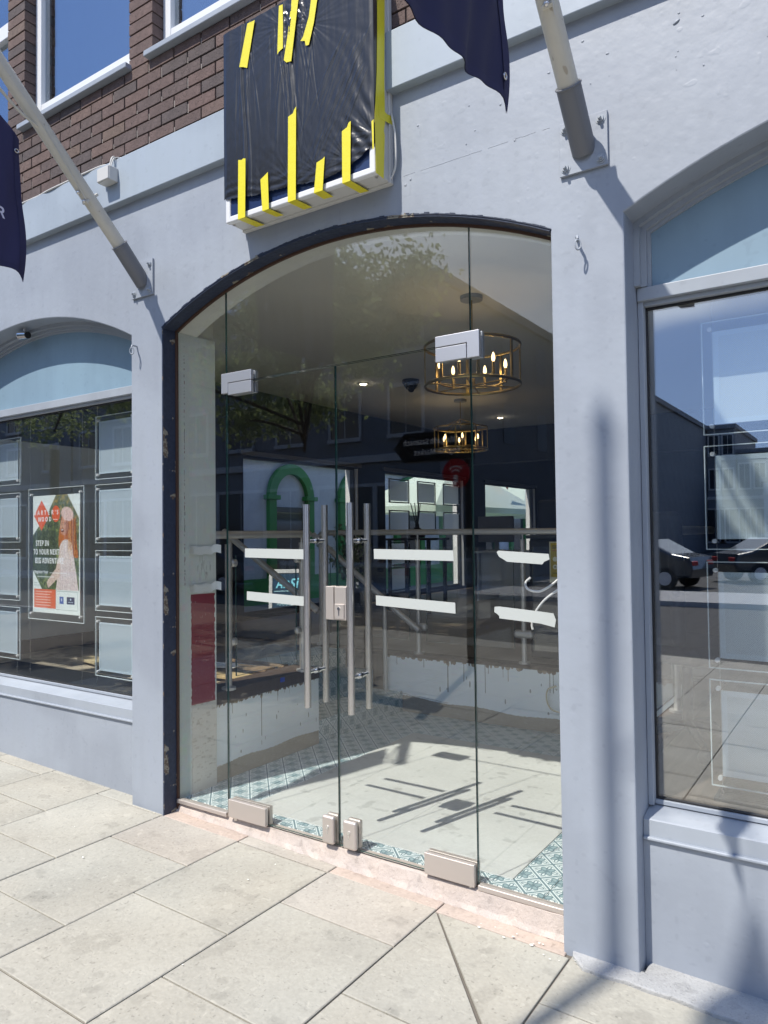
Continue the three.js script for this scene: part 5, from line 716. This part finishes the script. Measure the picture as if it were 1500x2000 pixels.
function chair(label, pos, turn, mat) {
  const t = thing('swivel_chair', label, 'chair', [0, 0, 0], 'black swivel chairs');
  const bk = new RoundedBoxGeometry(0.48, 0.6, 0.09, 5, 0.045); { const p = bk.attributes.position; for (let i = 0; i < p.count; i++) { const x = p.getX(i), y = p.getY(i); p.setZ(i, p.getZ(i) - 1.1 * x * x + 0.08 * y * y); p.setX(i, x * (1 - 0.25 * Math.max(0, y))); } bk.computeVertexNormals(); }
  part(t, 'backrest', bk.translate(0, 0.82, -0.24), mat); part(t, 'seat', new RoundedBoxGeometry(0.5, 0.09, 0.48, 4, 0.04).translate(0, 0.47, 0), mat); part(t, 'column', cyl([0, 0.1, 0], [0, 0.44, 0], 0.025), M.post); part(t, 'back_stem', tube([[0, 0.44, -0.1], [0, 0.46, -0.3], [0, 0.75, -0.3]], 0.02, 20), M.post);
  for (let i = 0; i < 5; i++) { const a = (i / 5) * Math.PI * 2; const l = part(t, 'leg', cyl([0, 0.11, 0], [0.29 * Math.cos(a), 0.07, 0.29 * Math.sin(a)], 0.022, 0.015), M.post); part(l, 'caster', sph(0.29 * Math.cos(a), 0.035, 0.29 * Math.sin(a), 0.034, 10, 8), M.rubber); }
  t.position.set(...pos); t.rotation.y = turn; return t;
}
const c0 = chair('black swivel chair at the pale desk, its rounded back showing over the handrail', [-3.55, UP + 0.35, -7.0], 2.6, M.dark);
twin(c0, [-0.78, UP + 0.002, -0.98], 'black swivel chair just behind the right shop window', 0.5);
solo('chair_platform', uvm(rbox(-4.0, -3.1, UP, UP + 0.35, -7.4, -6.6, 0.01)), M.dark, 'low dark platform under the swivel chair by the desk', 'platform', [-3.55, UP, -7.0]);
// olive shrub in a pot, dried plant farther back
function leafCrown(n, place, size, seed) { const R = rng(seed), L = []; const base = new THREE.BufferGeometry(); base.setAttribute('position', new THREE.Float32BufferAttribute([0, 0, 0, 0.28, 0.4, 0.05, 0, 1, 0, -0.28, 0.4, 0.05], 3)); base.setAttribute('uv', new THREE.Float32BufferAttribute([0, 0, 1, 0.5, 0, 1, 0, 0.5], 2)); base.setIndex([0, 1, 2, 0, 2, 3]); base.computeVertexNormals(); const g = base.toNonIndexed(); g.computeVertexNormals(); const q = new THREE.Quaternion(), m = new THREE.Matrix4(); for (let i = 0; i < n; i++) { const p = place(R, i), s = size * (0.6 + 0.8 * R()); q.setFromEuler(new THREE.Euler(R() * 6.3, R() * 6.3, R() * 6.3)); m.compose(V(...p), q, V(s, s, s)); L.push(g.clone().applyMatrix4(m)); } return mergeGeometries(L); }
{
  const o = thing('olive_shrub', 'spindly olive shrub in a dark pot behind the door handles', 'plant', [-5, UP, -4.0]);
  part(o, 'pot', new THREE.LatheGeometry([[0, 0], [0.14, 0], [0.19, 0.38], [0.2, 0.4], [0.175, 0.4], [0.16, 0.36], [0, 0.36]].map((p) => new THREE.Vector2(...p)), 24).translate(-5, UP, -4), M.dark);
  const R = rng(71), tips = []; const stems = []; for (let i = 0; i < 16; i++) { const a = R() * 6.3, r = 0.1 + 0.32 * R(), y = 1.15 + 0.65 * R(); tips.push([-5 + r * Math.cos(a), y, -4 + r * Math.sin(a)]); stems.push(tube([[-5, 0.98, -4], [-5 + 0.4 * r * Math.cos(a), lerp(1, y, 0.6), -4 + 0.4 * r * Math.sin(a)], tips[i]], 0.005, 10, 5)); }
  part(o, 'stem', merge(stems), M.bark); part(o, 'foliage', leafCrown(460, (r) => { const t = tips[Math.floor(r() * 16)], f = 0.45 + 0.6 * r(); return [lerp(-5, t[0], f) + (r() - 0.5) * 0.09, lerp(1.0, t[1], f) + (r() - 0.5) * 0.09, lerp(-4, t[2], f) + (r() - 0.5) * 0.09]; }, 0.06, 72), M.leaf2);
}

// ------------------------------------------------------------------ side street seen through the shop
{
  const g = thing('arched_building', 'grey rendered building with green arched windows across the side street', 'building', [-12, 0, -14]);
  part(g, 'wall', uvm(box(-16, -12.05, -0.2, 3.95, -30, 0)), M.renderWall); part(g, 'wall', uvm(box(-16, -12.03, 3.95, 9.5, -30, 0)), M.renderWall);
  part(g, 'green_band', uvm(rbox(-12.06, -11.96, 3.4, 3.62, -30, 0, 0.01)), M.green); part(g, 'green_plinth', uvm(box(-12.05, -11.98, -0.2, 0.62, -30, 0)), M.green); part(g, 'roof', uvm(rbox(-16, -11.7, 9.5, 9.8, -30, 0, 0.02)), M.slate);
  for (let i = 0; i < 8; i++) {
    const zc = -10.95 - 2.75 * (i - 2), w = 0.58, W2 = 0.83, sp = 2.55, arc = (r, n, a0, a1) => Array.from({ length: n + 1 }, (_, k) => { const a = lerp(a0, a1, k / n); return [zc + r * Math.cos(a), sp + r * Math.sin(a) * 1.0]; });
    const s = shape([[zc + W2, 0.62], ...arc(W2, 24, 0, Math.PI), [zc - W2, 0.62], [zc - w, 0.62], ...arc(w, 24, Math.PI, 0), [zc + w, 0.62]]);
    const f = part(g, 'window_arch', uvm(extr(s, 0.12, 0, 0.01).rotateY(-Math.PI / 2).translate(-11.93, 0, 0)), M.green); for (const q of [-1, 1]) part(f, 'impost', uvm(rbox(-12.05, -11.88, sp - 0.06, sp + 0.05, zc + q * 0.705 - 0.22, zc + q * 0.705 + 0.22, 0.015)), M.green);
    part(f, 'pane', box(-12.06, -12.04, 0.62, 2.2, zc - w, zc + w), M.winDark); part(f, 'blind_box', uvm(box(-12.05, -12.0, 2.2, 2.32, zc - w, zc + w)), M.post);
  }
  // board on the pavement outside
  const a = thing('pavement_board', 'white framed pavement board with bright blue lettering outside the first side window', 'sign board', [-8.6, 0.02, -6.95]);
  const bm = std({ roughness: 0.6, map: canvasTex(400, 640, (c, w, h) => { c.fillStyle = '#1d3f57'; c.fillRect(0, 0, w, h); c.fillStyle = '#8fe4f5'; c.font = 'bold italic 170px sans-serif'; c.save(); c.translate(40, 190); c.scale(0.82, 1); c.fillText('AnSi', 0, 0); c.restore(); c.strokeStyle = '#bfeaf2'; c.lineWidth = 8; c.beginPath(); c.moveTo(20, 230); c.lineTo(380, 225); c.stroke(); c.lineWidth = 5; for (let k = 0; k < 3; k++) { c.beginPath(); for (let x = 60; x < 340; x += 14) c.lineTo(x, 310 + k * 90 + Math.sin(x * 0.31 + k) * 14); c.stroke(); } c.fillStyle = '#e8f4f4'; c.beginPath(); c.ellipse(300, 420, 60, 34, 0, 0, 7); c.fill(); }) });
  const turn = (q) => { q.translate(8.6, -0.02, 6.95).rotateX(-0.16).rotateY(0.62).translate(-8.6, 0.02, -6.95); return q; };
  part(a, 'panel', turn(box(-8.87, -8.33, 0.1, 0.98, -6.96, -6.94)), bm); part(a, 'frame', turn(merge([rbox(-8.93, -8.87, 0.02, 1.05, -6.97, -6.93, 0.005), rbox(-8.33, -8.27, 0.02, 1.05, -6.97, -6.93, 0.005), rbox(-8.87, -8.33, 0.98, 1.05, -6.97, -6.93, 0.005), rbox(-8.87, -8.33, 0.05, 0.1, -6.97, -6.93, 0.005)])), M.white);
  // big square parasols
  const P = thing('parasol', 'large pale green parasol outside, filling the second side window', 'parasol', [-8.9, 0, -13.6], 'pale green market parasols'), x = -8.9, z = -13.6, S = 1.15, Sz = 2.9, y0 = 2.25, yt = 3.5;
  for (const [p, q] of [[[-S, -Sz], [S, -Sz]], [[S, -Sz], [S, Sz]], [[S, Sz], [-S, Sz]], [[-S, Sz], [-S, -Sz]]]) { const c = new THREE.BufferGeometry(); c.setAttribute('position', new THREE.Float32BufferAttribute([x + p[0], y0, z + p[1], x, yt, z, x + q[0], y0, z + q[1], x + p[0], y0 - 0.14, z + p[1], x + p[0], y0, z + p[1], x + q[0], y0, z + q[1], x + p[0], y0 - 0.14, z + p[1], x + q[0], y0, z + q[1], x + q[0], y0 - 0.14, z + q[1]], 3)); c.setAttribute('uv', new THREE.Float32BufferAttribute(new Array(18).fill(0), 2)); c.computeVertexNormals(); part(P, 'canopy_panel', c, M.canvas); }
  part(P, 'mast', cyl([x, 0, z], [x, yt, z], 0.035), M.white); part(P, 'base', rbox(x - 0.4, x + 0.4, 0.02, 0.1, z - 0.4, z + 0.4, 0.02), M.socket); for (const [p, q] of [[-S, -Sz], [S, -Sz], [S, Sz], [-S, Sz]]) part(P, 'rib', cyl([x, yt - 0.03, z], [x + p, y0 - 0.02, z + q], 0.012), M.white);
  twin(P, [-9.3, 0, -19.2], 'pale green parasol farther along the side street');
  const ow = thing('pennant', 'orange pennant corner above the far parasol in the third side window', 'pennant', [-8, 2.9, -14.6]); part(ow, 'cloth', extr(shape([[-15.3, 3.2], [-14.2, 3.2], [-14.9, 2.75]]), 0.004, 0).rotateY(-Math.PI / 2).translate(-8, 0, 0), std({ color: col(0.8, 0.16, 0.03), roughness: 0.8, side: THREE.DoubleSide }));
}

// ------------------------------------------------------------------ across the street: what the glass mirrors
function block(label, x0, x1, y1, z0, z1, o = {}) {
  const b = thing('street_building', label, 'building', [(x0 + x1) / 2, 0, z0]), fl = o.floors ?? 3, nW = o.n ?? 6, sh = (y1 - 4.2) / Math.max(1, fl - 1);
  part(b, 'wall', uvm(box(x0, x1, -0.2, y1, z0, z1)), o.mat ?? M.oppWall); part(b, 'parapet', uvm(rbox(x0 - 0.15, x1 + 0.15, y1, y1 + 0.35, z0 - 0.2, z1 + 0.2, 0.03)), o.trim ?? M.oppWall);
  part(b, 'string_course', uvm(rbox(x0 - 0.05, x1 + 0.05, 4.0, 4.25, z0 - 0.12, z0, 0.02)), M.oppTrim);
  for (let f = 0; f < fl; f++) for (let i = 0; i < nW; i++) { const cx = lerp(x0, x1, (i + 0.5) / nW), w = Math.min(0.6, (x1 - x0) / nW / 3), ya = f ? 4.9 + (f - 1) * sh : 0.7, yb = f ? ya + sh * 0.55 : 3.2, ww = f ? w : w * 1.9; const q = part(b, 'window', merge([rbox(cx - ww - 0.1, cx - ww, ya - 0.1, yb + 0.12, z0 - 0.06, z0 + 0.02, 0.01), rbox(cx + ww, cx + ww + 0.1, ya - 0.1, yb + 0.12, z0 - 0.06, z0 + 0.02, 0.01), rbox(cx - ww, cx + ww, yb, yb + 0.12, z0 - 0.06, z0 + 0.02, 0.01), rbox(cx - ww - 0.1, cx + ww + 0.1, ya - 0.16, ya - 0.02, z0 - 0.12, z0 + 0.02, 0.01), box(cx - 0.02, cx + 0.02, ya, yb, z0 - 0.03, z0)]), M.oppTrim); part(q, 'pane', box(cx - ww, cx + ww, ya - 0.02, yb, z0 - 0.02, z0 - 0.005), M.winDark); }
  if (o.side) for (let f = 1; f < fl; f++) for (let i = 0; i < 5; i++) { const cz = z0 + 2 + i * 3.2, ya = 4.9 + (f - 1) * sh; part(b, 'side_window', box(x1 + 0.005, x1 + 0.02, ya, ya + sh * 0.55, cz - 0.5, cz + 0.5), M.winDark); }
  return b;
}
block('grey corner building across the street, mirrored in the door glass', -31, -11.3, 9.6, 17, 62, { n: 8, side: true });
block('taller narrow block far down the opposite street, mirrored in the right window', -11.25, -9.2, 9.6, 60, 72, { n: 2, floors: 3 });
block('lower dark block far down the opposite street beside the taller one', -9.15, -7.0, 7.6, 60.5, 72, { n: 2, floors: 2 });
block('low pale block closing the opposite street, mirrored in the right window', -6.8, 16, 5.0, 56, 64, { n: 8, floors: 2, mat: M.renderWall });
block('long grey terrace across the street to the left', -70, -31.5, 8.4, 17.2, 40, { n: 12 });
block('terrace across the street to the right', 14, 50, 9, 17, 40, { n: 10 });
// street tree near the kerb
function tree(label, x, z, h, r, seed, leaves) {
  const t = thing('street_tree', label, 'tree', [x, 0, z]), R = rng(seed), limbs = [cyl([x, -0.1, z], [x + 0.05, h * 0.38, z], 0.13, 0.09, 12)], tips = [];
  for (let i = 0; i < 14; i++) { const a = R() * 6.3, e = 0.15 + 1.1 * R(), l = r * (0.55 + 0.5 * R()), b = [x + 0.05, h * (0.42 + 0.2 * R()), z], p = [b[0] + l * Math.cos(a) * Math.cos(e), Math.min(h * 0.96, b[1] + l * Math.sin(e) * 1.5), b[2] + l * Math.sin(a) * Math.cos(e)]; tips.push(p); limbs.push(tube([b, [lerp(b[0], p[0], 0.5), lerp(b[1], p[1], 0.6), lerp(b[2], p[2], 0.5)], p], 0.025, 10, 6)); }
  for (let i = 0; i < 26; i++) { const p = tips[Math.floor(R() * 14)]; tips.push([p[0] + (R() - 0.5) * r * 0.8, p[1] + (R() - 0.5) * r * 0.7, p[2] + (R() - 0.5) * r * 0.8]); }
  part(t, 'trunk', uvm(merge(limbs)), M.bark); part(t, 'crown', leafCrown(leaves, (q) => { const p = tips[Math.floor(q() * tips.length)], g = () => (q() + q() + q() - 1.5) * 0.36 * r * 0.62; return [p[0] + g(), p[1] + g() * 0.8, p[2] + g()]; }, 0.1, seed + 1), M.leaf);
}
tree('leafy street tree near the kerb, mirrored in the door glass', -7.6, 6.0, 6.7, 2.2, 91, 26000);
tree('leafy street tree farther left along the kerb, mirrored in the left window', -15, 6.1, 9.4, 2.1, 95, 9000);
// finger post with brown arrow board and red wireless disc, tall lamp post
{
  const f = thing('finger_post', 'finger post with dark arrow board and red disc, mirrored in door glass', 'signpost', [-3.86, 0, 4.5]);
  part(f, 'pole', cyl([-3.86, 0, 4.5], [-3.86, 3.3, 4.5], 0.045), M.post);
  const bt = canvasTex(1024, 340, (c, w, h) => { c.fillStyle = '#15100e'; c.fillRect(0, 0, w, h); c.fillStyle = '#f4f0e6'; c.fillStyle = '#ffffff'; c.font = 'bold 96px sans-serif'; c.fillText('An Margadh Sasanach', 90, 140, 800); c.fillText('English Market', 150, 268, 600); });
  const ab = shape([[-3.76, 2.5], [-4.68, 2.5], [-4.82, 2.665], [-4.68, 2.83], [-3.76, 2.83]]), bg = extr(ab, 0.03, 4.42), p = bg.attributes.position, uv = []; for (let i = 0; i < p.count; i++) uv.push((-3.76 - p.getX(i)) / 1.06, (p.getY(i) - 2.5) / 0.33); bg.setAttribute('uv', new THREE.Float32BufferAttribute(uv, 2));
  part(f, 'arrow_board', bg, std({ map: bt, roughness: 0.5 })); part(f, 'board_edge', extr(shape([[-3.75, 2.485], [-4.69, 2.485], [-4.84, 2.665], [-4.69, 2.845], [-3.75, 2.845]]), 0.018, 4.455), M.socket);
  const dt = canvasTex(256, 256, (c, w) => { c.fillStyle = '#b01522'; c.fillRect(0, 0, w, w); c.strokeStyle = '#e8d8d8'; c.lineWidth = 13; for (const r of [52, 84]) { c.beginPath(); c.arc(128, 150, r, -2.4, -0.74); c.stroke(); } c.fillStyle = '#e8d8d8'; c.fillRect(108, 140, 40, 66); });
  const dg = new THREE.CylinderGeometry(0.17, 0.17, 0.025, 40).rotateX(-Math.PI / 2).translate(-3.98, 2.33, 4.43); { const q = dg.attributes.position, u = []; for (let i = 0; i < q.count; i++) u.push((-3.98 - q.getX(i)) / 0.34 + 0.5, (q.getY(i) - 2.33) / 0.34 + 0.5); dg.setAttribute('uv', new THREE.Float32BufferAttribute(u, 2)); } part(f, 'disc', dg, std({ map: dt, roughness: 0.5 }));
  const l = thing('lamp_post', 'tall grey lamp post at the kerb, its soft shadow on the right pier', 'lamp post', [-2.24, 0, 4.95]);
  part(l, 'pole', uvm(merge([cyl([-2.24, -0.1, 4.95], [-2.24, 1.6, 4.95], 0.075, 0.07, 24), cyl([-2.24, 1.6, 4.95], [-2.24, 9.6, 4.95], 0.042, 0.036, 24)])), M.socket); part(l, 'finial', cyl([-2.24, 9.58, 4.95], [-2.24, 9.68, 4.95], 0.05, 0.02), M.socket);
  part(l, 'bracket', tube([[-2.24, 8.3, 4.95], [-2.1, 8.42, 4.95], [-1.82, 8.36, 4.95], [-1.8, 8.05, 4.95]], 0.008, 24), M.socket); part(l, 'lantern', new THREE.LatheGeometry([[0.02, 8.0], [0.035, 7.97], [0.05, 7.86], [0.08, 7.72], [0.105, 7.58], [0.11, 7.4], [0.08, 7.32], [0, 7.3]].map((p) => new THREE.Vector2(...p)), 24).translate(-1.8, 0, 4.95), M.socket);
}
// parked cars over the road, mirrored in the right window
{
  const c = thing('parked_car', 'dark parked car across the road, mirrored low in the right window', 'car', [0, 0, 0], 'dark cars parked across the road');
  const prof = [[-2.1, 0.35], [-2.15, 0.7], [-2.0, 0.92], [-1.2, 1.0], [-0.55, 1.42], [0.75, 1.47], [1.55, 1.05], [2.05, 0.95], [2.15, 0.6], [2.08, 0.35]];
  part(c, 'body', extr(shape(prof), 1.7, -0.85, 0.08), M.carPaint); for (const s of [-1, 1]) { part(c, 'side_glass', extr(shape([[-1.0, 1.03], [-0.5, 1.36], [0.7, 1.4], [1.25, 1.06]]), 0.012, s * 0.852 - 0.006), M.winDark); for (const x of [-1.35, 1.35]) { const w = part(c, 'wheel', cyl([x, 0.32, s * 0.7], [x, 0.32, s * 0.88], 0.32, 0.32, 28), M.rubber); part(w, 'rim', cyl([x, 0.32, s * 0.87], [x, 0.32, s * 0.892], 0.2, 0.2, 20), M.plateSky); } }
  part(c, 'windscreen', extr(shape([[-1.16, 1.02], [-0.58, 1.41], [-0.6, 1.43], [-1.19, 1.03]]), 1.4, -0.7), M.winDark); for (const s of [-0.55, 0.55]) { part(c, 'headlight', rbox(-2.16, -2.02, 0.66, 0.8, s - 0.2, s + 0.2, 0.03), M.chrome); part(c, 'tail_light', rbox(2.02, 2.14, 0.7, 0.84, s - 0.18, s + 0.18, 0.03), std({ color: col(0.4, 0.02, 0.02), roughness: 0.3 })); } part(c, 'bumper', rbox(-2.2, -2.0, 0.35, 0.55, -0.8, 0.8, 0.04), M.post);
  c.position.set(-6.4, -0.1, 20.5); c.rotation.y = 0.2; twin(c, [-2.6, -0.1, 24.5], 'dark parked car behind the first one across the road', 2.5); twin(c, [-17.4, -0.1, 13.2], 'dark parked car across the road before the grey corner building');
}

scene.traverse((o) => { if (o.isMesh) { o.castShadow = true; o.receiveShadow = true; } });
renderer.render(scene, camera);
